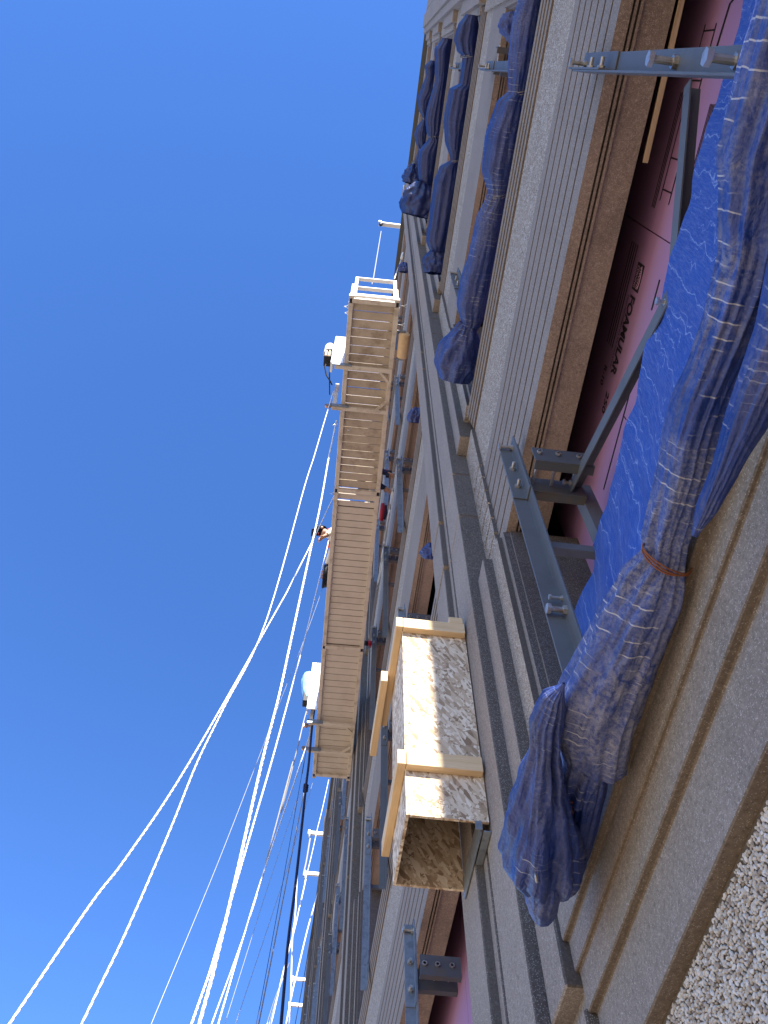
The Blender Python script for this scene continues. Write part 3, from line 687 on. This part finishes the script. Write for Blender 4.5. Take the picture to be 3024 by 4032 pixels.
for zc in (zt-.115,2.80):
    b=MB(); b.box(x0+.002,x1-.006,ya-.039,ya-.001,zc,zc+.089); C('batten',b,M['lumx'],.002)
for zc,ye in ((zt-.115,3.42),(2.80,3.30)):
    b=MB(); b.box(x0-.039,x0-.001,ya-.039,ye,zc+.001,zc+.09); C('batten',b,M['lumy'],.002)
b=MB(); b.box(x1-.09,x1-.012,ya-.039,ya-.001,zt-.0255,zt+.03); C('block',b,M['lumx'],.002)
b=MB(); b.box(x0-.08,x0-.041,3.05,3.62,zt-.16,zt-.07); C('batten',b,M['lumy'],.002)
b=MB(); b.box(.735,.765,ya+.002,yb,zb-.05,zb-.044); b.box(.724,.7288,ya+.014,yb-.014,zb-.05,zb+.06); C('wall_angle',b,M['galv'])
b=MB(); b.box(.70,.729,ya-.005,ya+.0,zb-.045,zb-.002); C('flashing',b,M['galv'])
# ------------------------------------------------------------------ swing stage
SA=Vector((-.219,2.95,12.0)); ang=-math.atan2(.232,9.115); ST=empty('suspended_platform',SA); ST.rotation_euler=(0,0,ang)
tag(ST,'long beige suspended work platform hanging by ropes in front of the facade, underside showing','platform')
LEN,WID=9.16,.722
def S(name,mb,mat,bevel=0,smooth=False,parent=None): return mb.build(name,mat,parent or ST,smooth,bevel)
secs=[0,3.04,6.10,LEN]
for v in (0,WID-.065):
    for a,c in zip(secs,secs[1:]):
        b=MB(); b.box(v,v+.065,a+.07,c-.07,0,.11); S('side_rail',b,M['stage'],.004)
for i,u_ in enumerate(secs):
    uu=min(max(u_,.035),LEN-.035)
    b=MB(); b.box(.05,WID-.05,uu-.035,uu+.03,-.012,.06); S('cross_beam',b,M['stage'],.003)
    for v in (.002,WID-.067):
        b=MB(); 
        b.box(v,v+.065,uu-.07,uu+.07,.02,.13); b.box(v-.003,v+.068,uu-.075,uu-.035,-.015,.02); b.box(v-.003,v+.068,uu+.035,uu+.075,-.015,.02); S('corner_socket',b,M['stage'])
        b=MB(); b.box(v+.012,v+.055,uu-.03,uu+.03,-.004,.0195); S('socket_hole',b,M['black'])
npl=[23,24,21]
for si,(a,c) in enumerate(zip(secs,secs[1:])):
    n=npl[si]; wd=(c-a-.10)/n; gap=.011 if si==0 else .012
    me={}
    for q in range(n):
        y=a+.05+wd*q; var=q%3
        b=MB(); z0=.045+rng.uniform(0,.004); gg=gap*rng.uniform(.6,1.3) if si==0 else (gap*2.5 if (si==1 and q in(0,1)) else gap)
        b.box(.066,WID-.066,y+gg/2,y+wd-gg/2,z0,z0+.022); S('deck_plank',b,M['plank'] if si==0 else M['plankc'])
b=MB(); b.box(.07,WID-.07,3.25,LEN-.06,.078,.084); S('gap_shade_sheet',b,M['black'])  # dark sheet added above the planks so the gaps go dark
# stirrups with braces
for (u1,u2) in ((1.0,1.64),(7.80,8.47)):
    for uu in (u1,u2):
        b=MB(); b.box(-.13,WID-.01,uu-.03,uu+.03,-.075,-.015); b.box(-.13,-.07,uu-.03,uu+.03,-.015,.95); b.box(WID-.06,WID-.005,uu-.03,uu+.03,-.015,.95); S('stirrup',b,M['stage'],.003)
        b=MB(); b.box(-.17,.12,uu-.045,uu-.0305,-.09,-.0); S('stirrup_plate',b,M['galv'])
    b=MB(); b.bar((WID-.02,u1+.20,-.05),(WID-.19,u1+.02,-.05),.035,.035); b.bar((WID-.02,u2-.20,-.05),(WID-.19,u2-.02,-.05),.035,.035); b.box(WID-.045,WID-.008,u1+.03,u2-.03,-.07,-.02); S('corner_brace',b,M['stage'])
# guard rails (inner lower, outer higher) and posts
for v,hh in ((.03,1.02),(WID-.035,.92)):
    b=MB(); b.box(v-.02,v+.02,.05,LEN-.05,hh,hh+.04); S('guard_rail',b,M['stage'])
    b=MB(); b.box(v-.02,v+.02,.05,LEN-.05,hh*.52,hh*.52+.035); S('mid_rail',b,M['stage'])
    for u_ in (.05,1.6,3.04,4.6,6.1,7.6,LEN-.05):
        b=MB(); b.box(v-.022,v+.022,u_-.02,u_+.02,.13,hh); S('rail_post',b,M['stage'])
b=MB(); b.box(-.004,.004,.1,LEN-.1,.13,.26); S('toe_board',b,M['white'])
for u_ in (.0,LEN):
    b=MB()
    for zz,th in ((.10,.12),(.62,.045),(1.22,.05)): b.box(.06,WID-.06,u_-.026,u_+.026,zz,zz+th)
    for v in (.05,WID-.09): b.box(v,v+.05,u_-.027,u_+.027,.06,1.27)
    S('end_frame',b,M['white'],.003)
# hoists
def hoist(u_,first):
    h=MB(); h.box(-.20,-.02,u_-.06,u_-.03,.10,1.45); h.box(-.20,-.17,u_-.03,u_+.10,.1,.9); o=S('hoist_frame',h,M['white'],.004)
    if first:
        h=MB(); h.tube([(-.27,u_+.10,.95),(-.27,u_+.10,1.30)],.085,20); h.tube([(-.27,u_+.10,1.30),(-.27,u_+.10,1.36)],[.085,.04],20); S('motor',h,M['white'],smooth=False,parent=o)
        h=MB(); h.box(-.33,-.21,u_+.02,u_+.19,.62,.94); S('gearbox',h,M['black'],.01,parent=o)
        h=MB(); h.tube([(-.27,u_+.012,.93),(-.27,u_-.01,.93)],.05,18); S('brake_disc',h,M['galv'],parent=o)
        for q in (-.30,-.25):
            h=MB(); h.box(q-.015,q+.01,u_-.0,u_+.018,.60,.86); S('gear_lug',h,M['roller'],parent=o)
        h=MB(); h.tube([(-.27,u_+.1,.64),(-.30,u_+.15,.48),(-.26,u_+.24,.36),(-.20,u_+.30,.30),(-.16,u_+.36,.28)],.011,8); h.tube([(-.24,u_+.1,.64),(-.22,u_+.2,.42),(-.2,u_+.3,.22),(-.18,u_+.45,.1)],.009,8); S('power_lead',h,M['black'],parent=o)
    else:
        h=MB(); vs=[];fs=[];n=40;m=24
        for i in range(m+1):
            t=i/m
            for k in range(n):
                th=2*math.pi*k/n; q=1+.16*noise.noise(Vector((math.cos(th)*2,math.sin(th)*2,t*4)))+.08*noise.noise(Vector((math.cos(th)*6,math.sin(th)*6,t*9)))
                rr=.19*math.sin(min(1,.25+t)*math.pi*.5)*(1 if t<.8 else math.cos((t-.8)/.2*1.5)) 
                vs.append((-.22+rr*q*math.cos(th)*.8,u_+.12+rr*q*math.sin(th),.55+.75*t))
        for i in range(m):
            for k in range(n): fs.append((i*n+k,i*n+(k+1)%n,(i+1)*n+(k+1)%n,(i+1)*n+k))
        h.add(vs,fs); S('plastic_cover',h,M['bluefilm'],smooth=True,parent=o)
        h=MB(); h.box(-.30,-.16,u_+.04,u_+.2,.42,.70); h.tube([(-.23,u_+.12,.40),(-.23,u_+.12,.8)],.06,14); S('gearbox',h,M['black'],.01,parent=o)
    return o
hoist(1.05,True); hoist(7.65,False)
for uu in (1.60,7.86,8.42):
    b=MB(); b.tube([(-.19,uu+.02,-.02),(-.19,uu+.05,-.02)],.05,20); b.bar((-.19,uu+.035,-.02),(-.1,uu+.035,-.02),.03,.03); S('rope_sheave',b,M['brass'])
# rollers against the wall
for uu,ln in ((.62,.38),(8.78,.40)):
    b=MB(); q=[(WID+.115,uu-ln/2,.03),(WID+.115,uu-ln/2+.02,.03),(WID+.115,uu+ln/2-.02,.03),(WID+.115,uu+ln/2,.03)]; b.tube(q,[.055,.082,.082,.055],24); rl=S('wall_roller',b,M['roller'],smooth=False)
    b=MB(); b.bar((WID-.01,uu-ln/2-.02,.03),(WID+.13,uu-ln/2-.02,.03),.02,.03); b.bar((WID-.01,uu+ln/2+.02,.03),(WID+.13,uu+ln/2+.02,.03),.02,.03); b.tube([(WID+.115,uu-ln/2-.03,.03),(WID+.115,uu+ln/2+.03,.03)],.012,8); S('roller_arm',b,M['galv'],parent=rl)
# small loops of wire hanging from the rails
for (v,uu,zz,rr,mt) in ((-.03,.1,.02,.03,'white'),(-.02,.2,.06,.025,'white'),(WID+.05,.28,.0,.05,'white'),(WID+.06,.02,.05,.045,'white'),(-.06,1.9,-.02,.05,'cable'),(-.02,3.05,-.03,.04,'cable'),(.16,1.95,-.03,.035,'cable')):
    b=MB(); b.tube([(v+rr*math.cos(a)*.9,uu+.5*rr*math.sin(a)+.01*a,zz+rr*math.sin(a)) for a in [i*.42 for i in range(15)]],.004,6); S('wire_loop',b,M[mt])
# ------------------------------------------------------------------ roof davits
def davit(Yd,xt,label,first=False):
    o=empty('roof_davit',(1.15,Yd,25.80)); tag(o,label,'davit arm','white davit arms on the parapet')
    dx=-1.15
    b=MB(); b.box(xt+dx,.62+dx+.6,-.055,.055,.06,.22); b.build('arm',M['white'],o,bevel=.006)
    b=MB(); b.box(-.1,.02,-.06,.06,.0,.06); b.box(.0,.1,-.05,.05,.06,.6); b.build('mast',M['white'],o)
    b=MB(); b.tube([(xt+dx+.06,-.02,.03),(xt+dx+.06,-.02,-.05),(xt+dx+.06,-.02,-.16)],[.055,.06,.03],14); b.build('sheave_block',M['black'] if first else M['galv'],o)
    b=MB(); b.box(xt+dx-.01,xt+dx+.08,-.08,-.058,.03,.25); b.build('end_plate',M['white'],o)
    return o
davit(4.11,.17,'white davit arm on the parapet holding the cable to the platform end, black sheave',True)
for yy,l in ((29.5,'white sunlit davit arm far along the parapet with grey rope tied beneath'),(32.05,'white sunlit davit arm far along the parapet next to one with grey rope'),(39.6,'distant white davit arm on parapet, nearer one of the far pair'),(41.65,'distant white davit arm on parapet, farther one of the far pair')):
    davit(yy,.13,l)
# ------------------------------------------------------------------ ropes
def smooth_pts(P,k=6):
    out=[]
    for i in range(len(P)-1):
        p0=P[max(i-1,0)];p1=P[i];p2=P[i+1];p3=P[min(i+2,len(P)-1)]
        for j in range(k):
            t=j/k; out.append(.5*((2*p1)+(p2-p0)*t+(2*p0-5*p1+4*p2-p3)*t*t+(3*p1-p0-3*p2+p3)*t*t*t))
    out.append(P[-1]); return out
def rope(label,pix,ya,yb,rad,mat,name='hanging_rope',top=None,ground=True,twist=False):
    n=len(pix); P=[onY(p,ya+(yb-ya)*i/(n-1)) for i,p in enumerate(pix)]
    if ground:
        d=(P[-1]-P[-2]).normalized()
        hz=Vector((d.x,d.y,0)); k=(P[-1].z-(GZ+.01))/max(.2,-d.z); e=P[-1]+d*k; P+= [P[-1]+d*k*.5,e]
    if top is not None: P=[Vector(top)]+P
    P=smooth_pts(P); o=empty(name,P[-1]); tag(o,label,'rope','ropes and cables hanging beside the platform')
    b=MB(); 
    if twist:
        base=P[-1]; L=0; acc=[0]
        for a,c in zip(P,P[1:]): L+=(c-a).length; acc.append(L)
        m=min(900,int(L/.022)); Q=[]
        j=0
        for i in range(m+1):
            s=L*i/m
            while j<len(P)-2 and acc[j+1]<s: j+=1
            f=(s-acc[j])/max(1e-6,acc[j+1]-acc[j]); Q.append(P[j].lerp(P[j+1],f))
        for st_ in range(3):
            pts=[]
            for i,p in enumerate(Q):
                t=(Q[min(i+1,m)]-Q[max(i-1,0)]).normalized(); a=t.cross(Vector((0,1,0))).normalized(); c=t.cross(a); th=i*.8+st_*2.094
                pts.append(p+(a*math.cos(th)+c*math.sin(th))*rad*.34-base)
            b.tube(pts,rad*.5,5)
    else: b.tube([p-P[-1] for p in P],rad,8)
    b.build('strand',M[mat],o,smooth=True); return o
q2=lambda x,y:(1200+x/3.318,1300+y/3.318); q3=lambda x,y:(1200+x/3.318,1800+y/3.318); q4=lambda x,y:(1100+x/3.318,2300+y/3.318); q5=lambda x,y:(1100+x/3.318,2700+y/3.318); q6=lambda x,y:(1000+x/2.373,3100+y/2.373); q7=lambda x,y:(500+x/2.143,3000+y/2.143); q8=lambda x,y:(x/2.143,3000+y/2.143); q1=lambda x,y:(1200+x/3.318,800+y/3.318)
rope('thick white rope swinging farthest from the facade, from platform joint to ground',[q3(385,505),q3(290,700),q3(130,1040),q4(150,0),q4(0,280),q7(530,0),q7(0,800),q8(780,1180),q8(80,2212)],6.0,4.6,.0105,'rope',twist=True)
rope('white rope from the motor hoist crossing behind the thick outer rope',[q2(375,800),q2(240,1250),q2(120,1659),q3(0,375),(1050,2440),(880,2790),q7(595,0),q7(370,560),q7(0,1420),q8(690,2212)],4.45,4.3,.0085,'rope',twist=True)
rope('thickest bright rope pair strand hanging from first stirrup',[q2(415,1180),q2(355,1470),q2(315,1659),q3(200,650),q3(60,1290),q4(160,700),q4(0,1440),q7(1140,0),q7(930,930),q7(730,1770),q7(610,2212)],4.75,4.55,.0135,'rope',twist=True)
rope('white rope running beside the thickest strand, grey where shaded under platform',[q3(330,980),q3(290,1190),q3(180,1640),q4(410,400),q4(335,700),q4(80,1659),q7(1220,0),q7(1080,480),q7(940,960),q7(780,1500),q7(690,1800),q7(545,2212)],7.5,5.4,.011,'rope',twist=True)
rope('thin steel cable alone in the open sky, straight',[q4(585,0),q4(330,710),q4(0,1560),q7(1098,0),q7(760,870),q7(205,2212)],8.2,5.6,.0028,'cable','hanging_cable')
rope('white rope from the covered hoist sheave down to ground',[q5(405,610),q5(330,850),q5(60,1659),q7(1470,0),q7(1180,850),q7(985,1470),q7(770,2212)],11.6,8.0,.0115,'rope',twist=True)
rope('white rope splitting off beside the covered hoist rope near its lower end',[q7(1175,870),q7(1060,1240),q7(960,1540),q7(715,2212)],9.6,8.0,.010,'rope',twist=True)
rope('grey rope passing in front of covered hoist, joining the white rope',[q5(440,60),q5(330,420),q5(240,800),q5(20,1659),q7(1400,0),q7(1250,560),q7(1170,860)],10.8,9.2,.010,'ropegrey',ground=False)
rope('thin steel cable right beside the covered hoist ropes',[q5(432,940),q5(190,1650),q7(1430,330),q7(1180,1080),q7(825,2212)],11.8,8.6,.003,'cable','hanging_cable')
rope('thin dark cable from second sheave, straight to ground',[q5(348,860),q5(300,1150),q7(1490,20),q7(1330,930),q7(1145,1940),q7(1090,2212)],11.7,9.5,.004,'navy','hanging_cable')
rope('thin pale cable between grey rope and dark cable',[q5(435,1270),q5(330,1620),q7(1470,510),q7(1300,1060),q7(915,2212)],13.0,10.0,.004,'cable','hanging_cable')
rope('grey rope hanging next to the black cable bundle',[q5(305,1450),q7(1490,270),q7(1380,830),q7(1260,1450),q7(1110,2212)],13.0,10.5,.010,'ropegrey')
rope('black cable bundle with a knot, hanging from the covered hoist',[q5(490,100),q5(435,470),q5(385,1000),q5(345,1340),q5(312,1659),q7(1465,640),q7(1420,1050),q7(1360,1520),q7(1300,2212)],10.9,10.2,.020,'navy','cable_bundle')
k=onY(q5(345,1345),10.7); o=empty('cable_knot',k); tag(o,'dark knot tied round the black cable bundle','knot'); b=MB(); 
for zz in (-.05,-.01,.03,.07): b.tube([(.034*math.cos(a),.034*math.sin(a),zz+.01*math.sin(a*2)) for a in [i*.5 for i in range(14)]],.012,6)
b.build('turns',M['navy'],o,smooth=True)
rope('white rope dropping from the second far davit arm',[q6(485,860),q6(420,1150),q6(370,1360),q6(280,1700),q6(160,2212)],32.0,29.5,.026,'rope',ground=False)
rope('long white rope hanging straight beside the far davit arms',[q6(440,480),q6(410,760),q6(385,1200),q6(360,1400),q6(345,1900),q6(330,2212)],20,18,.016,'rope',ground=False)
rope('white rope from the parapet down to the nearer of the far pair of davits',[q6(625,870),q6(598,985),q6(500,1330),q6(400,1750),q6(368,1870),q6(300,2212)],33.0,30.0,.026,'rope',ground=False)
rope('thin dark line falling from the parapet past the far davits',[q6(690,470),q6(630,790),q6(575,1110),q6(480,1700),q6(385,2212)],30.0,30.0,.013,'navy','hanging_cable',ground=False)
rope('broken-lit white rope between platform end and far davits',[q5(645,1230),q5(595,1460),q5(550,1659),q6(590,400),q6(555,560),q6(510,750),q6(470,900)],24.0,24.0,.013,'rope',ground=False)
rope('grey rope looped between the two middle davit arms',[q6(525,480),q6(510,570),q6(490,690),q6(470,780),q6(462,830)],29.4,29.2,.035,'ropegrey',ground=False)
rope('thin pale cable at the far end of the rope fan',[q6(300,1720),q6(200,1960),q6(120,2212)],26,24,.008,'cable','hanging_cable',ground=False)
rope('thin pale cable next to the last one of the rope fan',[q6(330,1640),q6(215,1950),q6(140,2212)],27,25,.008,'cable','hanging_cable',ground=False)
# suspension cables above the platform
t1=onZ(q1(998,365),25.6); bb=onY(q1(900,965),3.6)
o=empty('suspension_cable',bb); tag(o,'thin steel cable from first davit sheave to platform end','cable'); b=MB(); b.tube([t1-bb,(0,0,0),(-.02,.0,-.6)],.011,8); b.build('strand',M['cable'],o)
t1=onX(q1(1288,655),.90); t2=onX(q1(1265,720),.86); bb=onY(q1(1170,990),3.2)
o=empty('suspension_cable',bb); tag(o,'white safety line from parapet to the wall side of platform end','cable'); b=MB(); b.tube([t1-bb,t2-bb],.04,8); b.tube([t2-bb,(0,0,0)],.010,8); b.build('strand',M['rope'],o)
# ------------------------------------------------------------------ black coil and pipes on the stage
c=onZ(q3(275,1560),12.55); o=empty('cable_coil',c); tag(o,'black coiled power cable hung on the outer rail of the platform','cable coil'); b=MB()
for i in range(5): b.tube([(.02*i-.04,.20*math.cos(a),.20*math.sin(a)*1.0+.012*i) for a in [j*.3 for j in range(22)]],.012,6)
b.build('loops',M['black'],o,smooth=True)
# ------------------------------------------------------------------ workers (mostly hidden by the deck)
def person(label,joints,edges,loc,shirt,zones):
    """joints: name->(pos,radius)"""
    o=empty('person',loc); tag(o,label,'person')
    names=list(joints); me=bpy.data.meshes.new('body'); me.from_pydata([joints[k][0] for k in names],[(names.index(a),names.index(c)) for a,c in edges],[])
    ob=bpy.data.objects.new('body',me); COL.objects.link(ob)
    md=ob.modifiers.new('skin','SKIN'); 
    if not me.skin_vertices: 
        bm=bmesh.new(); bm.from_mesh(me); bm.verts.layers.skin.verify(); bm.to_mesh(me); bm.free()
    for i,k in enumerate(names):
        r_=joints[k][1]; r_=r_ if isinstance(r_,tuple) else (r_,r_); me.skin_vertices[0].data[i].radius=r_; me.skin_vertices[0].data[i].use_root=(k=='pelvis')
    ob.modifiers.new('sub','SUBSURF').levels=2
    dg=bpy.context.evaluated_depsgraph_get(); m2=bpy.data.meshes.new_from_object(ob.evaluated_get(dg)); bpy.data.objects.remove(ob)
    for mt in (M['skin'],M['olive']): m2.materials.append(mt)
    # trousers vs skin by nearest joint
    jl=[(Vector(v[0]),k) for k,v in joints.items()]
    cl=MB(); 
    for p in m2.polygons:
        p.use_smooth=True; k=min(jl,key=lambda q:(q[0]-p.center).length)[1]
        p.material_index=1 if k.startswith(('hip','knee','ankle','toe','pelvis')) else 0
    # shirt as an offset shell of the torso and upper arms
    bm=bmesh.new(); bm.from_mesh(m2); bm.faces.ensure_lookup_table()
    kill=[f for f in bm.faces if not min(jl,key=lambda q:(q[0]-f.calc_center_median()).length)[1].startswith(zones)]
    bmesh.ops.delete(bm,geom=kill,context='FACES')
    for v in bm.verts: v.co+=v.normal*.012
    m3=bpy.data.meshes.new('shirt'); bm.to_mesh(m3); bm.free(); m3.materials.clear(); m3.materials.append(shirt)
    for p in m3.polygons:p.use_smooth=True; p.material_index=0
    ob=link('body',m2,o); link('shirt',m3,o); return o
def skeleton(lean,la,ra,headoff):
    """lean: torso vector; la/ra: (elbow,wrist) offsets from shoulders; local feet at z=0"""
    J={}; pel=Vector((0,0,.92)); ch=pel+Vector(lean); t=Vector(lean).normalized(); nk=ch+t*.12; hd=nk+Vector(headoff)
    side=t.cross(Vector((1,0,0))).normalized() if abs(t.x)<.9 else Vector((0,1,0)); side=Vector((0,1,0))
    J['pelvis']=(pel,(.15,.12)); J['spine']=(pel.lerp(ch,.5),(.14,.11)); J['chest']=(ch,(.16,.12)); J['neck']=(nk,.055); J['headlow']=(nk.lerp(hd,.55),(.075,.085)); J['head']=(hd,(.085,.1))
    E=[('pelvis','spine'),('spine','chest'),('chest','neck'),('neck','headlow'),('headlow','head')]
    for s,nm,arm in ((-1,'L',la),(1,'R',ra)):
        sh=ch+side*s*.19; J['sho'+nm]=(sh,.06); el=sh+Vector(arm[0]); wr=el+Vector(arm[1]); d=Vector(arm[1]).normalized()
        J['elb'+nm]=(el,.045); J['wri'+nm]=(wr,.03); pm=wr+d*.07; J['palm'+nm]=(pm,(.04,.02))
        E+= [('chest','sho'+nm),('sho'+nm,'elb'+nm),('elb'+nm,'wri'+nm),('wri'+nm,'palm'+nm)]
        lat=d.cross(Vector((0,0,1))).normalized(); dn=d.cross(lat).normalized()
        for q,(off,ln) in enumerate(((-.03,.07),(-.01,.08),(.011,.075),(.031,.06))):
            a=pm+lat*off+d*.03; m_=a+d*ln*.55+dn*.01; e=m_+d*ln*.3+dn*.03
            J[f'fin{nm}{q}a']=(a,.010); J[f'fin{nm}{q}b']=(m_,.009); J[f'fin{nm}{q}c']=(e,.008); E+= [('palm'+nm,f'fin{nm}{q}a'),(f'fin{nm}{q}a',f'fin{nm}{q}b'),(f'fin{nm}{q}b',f'fin{nm}{q}c')]
        a=wr+d*.03-lat*.04; J['thu'+nm]=(a,.011); J['thu2'+nm]=(a+d*.05-lat*.02,.009); E+= [('wri'+nm,'thu'+nm),('thu'+nm,'thu2'+nm)]
        hp=pel+side*s*.10-Vector((0,0,.06)); J['hip'+nm]=(hp,.095); J['knee'+nm]=(hp+Vector((.03,s*.03,-.40)),.065); J['ankle'+nm]=(Vector((0,s*.15,.08)),.045); J['toe'+nm]=(Vector((.14,s*.17,.045)),.04)
        E+= [('pelvis','hip'+nm),('hip'+nm,'knee'+nm),('knee'+nm,'ankle'+nm),('ankle'+nm,'toe'+nm)]
    return J,E
def face(o,hd,fdir,capmat):
    hd=Vector(hd); f=Vector(fdir).normalized(); s=f.cross(Vector((0,0,1))).normalized(); u=s.cross(f)
    b=MB(); b.tube([hd+f*.09-u*.005,hd+f*.125-u*.03],[.010,.016],8); b.build('nose',M['skin'],o,smooth=True)
    for sg in(-1,1):
        b=MB(); b.tube([hd+f*.085+s*sg*.034+u*.012,hd+f*.098+s*sg*.034+u*.012],.011,8); b.build('eye',M['black'],o)
        b=MB(); b.tube([hd+s*sg*.08,hd+s*sg*.105],[.028,.02],8); b.build('ear',M['skin'],o)
    b=MB(); b.bar(hd+f*.095-s*.025-u*.06,hd+f*.095+s*.025-u*.06,.008,.01); b.build('mouth',M['red'],o)
    n=20;m=8;vs=[];fs=[]
    for i in range(m+1):
        el=math.pi/2*i/m
        for k in range(n):
            th=2*math.pi*k/n; vs.append(hd+(f*math.cos(th)*1.1+s*math.sin(th)*.9)*.118*math.cos(el)+u*(.035+.115*math.sin(el)))
    for i in range(m):
        for k in range(n): fs.append((i*n+k,i*n+(k+1)%n,(i+1)*n+(k+1)%n,(i+1)*n+k))
    b=MB(); b.add(vs,fs); b.bar(hd+f*.10+u*.04,hd+f*.19+u*.03,.15,.012,u); b.build('cap',capmat,o,smooth=True)
DECK=12.068
def stage_pt(v,u_): return SA+Matrix.Rotation(ang,3,'Z')@Vector((v,u_,0))
# worker leaning over the outer rail
J,E=skeleton((-.36,.0,.28),((-.08,-.05,-.27),(-.12,.0,-.2)),((-.05,.08,-.27),(-.05,.2,-.12)),(-.15,-.02,.04))
pt=stage_pt(.40,4.62); pt.z=DECK
o=person('person in cream shirt and orange vest leaning over the outer rail of platform, dark cap',J,E,pt,M['cream'],('chest','spine','sho','elb','neck'))
face(o,J['head'][0],(-.8,0,-.5),M['navy'])
b=MB(); sp=J['chest'][0]; 
for s in (-1,1): b.tube([Vector((0,s*.12,1.0)),Vector((-.12,s*.15,1.20)),sp+Vector((.04,s*.12,.12)),sp+Vector((-.10,s*.11,.05)),sp+Vector((-.08,s*.12,-.13)),Vector((-.10,s*.12,.98))],.035,8)
b.build('vest',M['orange'],o,smooth=True)
# worker reaching for a post on the wall side
J,E=skeleton((.10,.0,.45),((.16,.12,-.22),(.20,.02,-.10)),((.15,-.05,-.26),(.20,.05,-.12)),(.06,.02,.16))
hand=onX(q3(1140,320),.76)
pt=stage_pt(.42,3.0); pt.z=DECK; 
pt.y=hand.y-(-.19+.12+.02)
pt.x=hand.x-(.10+.16+.20+.10); sh=hand.z-(DECK+.92+.45-.22-.10)
# lower stance so the hand meets the post: bend the knees by lowering the torso
low=min(0,max(-.55,sh))
for k_ in J:
    p_,r_=J[k_]; p_=Vector(p_)
    if not k_.startswith(('ankle','toe')):
        if k_.startswith('knee'): p_+=Vector((.20,0,low*.45))
        else: p_+=Vector((0,0,low))
    J[k_]=(p_,r_)
o=person('person crouching on platform in black sleeves reaching a hand to the galvanised post',J,E,pt,M['navy'],('chest','spine','sho','elb','neck','wri'))
face(o,J['head'][0],(1,0,-.2),M['white'])
# power drill held to the post
c=onX(q3(1060,195),.66); o=empty('power_drill',c); tag(o,'red and black power drill pointed at galvanised post beside platform','drill')
b=MB(); b.tube([(-.12,0,0),(-.1,0,0),(.02,0,0)],[.03,.042,.042],12); b.build('motor_body',M['red'],o); b=MB(); b.tube([(.02,0,0),(.08,0,0),(.10,0,0)],[.04,.035,.02],12); b.box(.0,.05,-.02,.02,-.17,-.03); b.build('handle',M['black'],o); b=MB(); b.tube([(.10,0,0),(.24,-.005,-.002)],.008,6); b.build('bit',M['bolt'],o)
# rag and glove on the wall side
c=onX(q3(1010,720),.70); o=empty('safety_strap',c); tag(o,'red and dark blue strap bundle hanging between platform and wall','strap'); b=MB(); b.tube([(0,-.12,.1),(.01,0,.0),(.0,.10,-.12)],[.03,.05,.03],10); b.build('red_webbing',M['red'],o,smooth=True); b=MB(); b.tube([(.05,-.10,.08),(.06,0,-.02),(.05,.08,-.1)],[.02,.035,.02],10); b.build('blue_webbing',M['navy'],o,smooth=True)
c=onX(q4(1170,775),.78); o=empty('work_glove',c); tag(o,'red and black work glove hung at wall side of the second platform joint','glove'); b=MB(); b.tube([(-.09,0,0),(-.02,0,.0)],[.045,.05],10); b.build('cuff',M['black'],o,smooth=True); b=MB(); b.tube([(-.02,0,0),(.04,0,.01),(.07,0,.01)],[.05,.05,.03],10)
for q in range(4): b.tube([(.05,-.03+q*.02,.01),(.12,-.035+q*.023,.0)],.010,6)
b.tube([(.0,.04,0),(.05,.075,-.01)],.012,6); b.build('palm',M['red'],o,smooth=True)
# plastic film hung in the window beside the platform and steel tube lengths
a=onX(q3(1150,420),.83); c=onX(q3(960,1640),.83)
o=empty('plastic_film',a); tag(o,'long translucent white plastic film hanging down the wall beside the platform','plastic film'); b=MB(); vs=[];fs=[];m=50
for i in range(m+1):
    t=i/m; p=a.lerp(c,t)-a
    for k in range(9): vs.append(p+Vector((.02*math.sin(k*1.7+t*9)+.01*noise.noise(Vector((t*8,k,0))), (k-4)*.03*(.35+t*.9),(.01*math.cos(k*2+t*7)))))
for i in range(m):
    for k in range(8): fs.append((i*9+k,(i+1)*9+k,(i+1)*9+k+1,i*9+k+1))
b.add(vs,fs); b.build('film',M['white'],o,smooth=True)
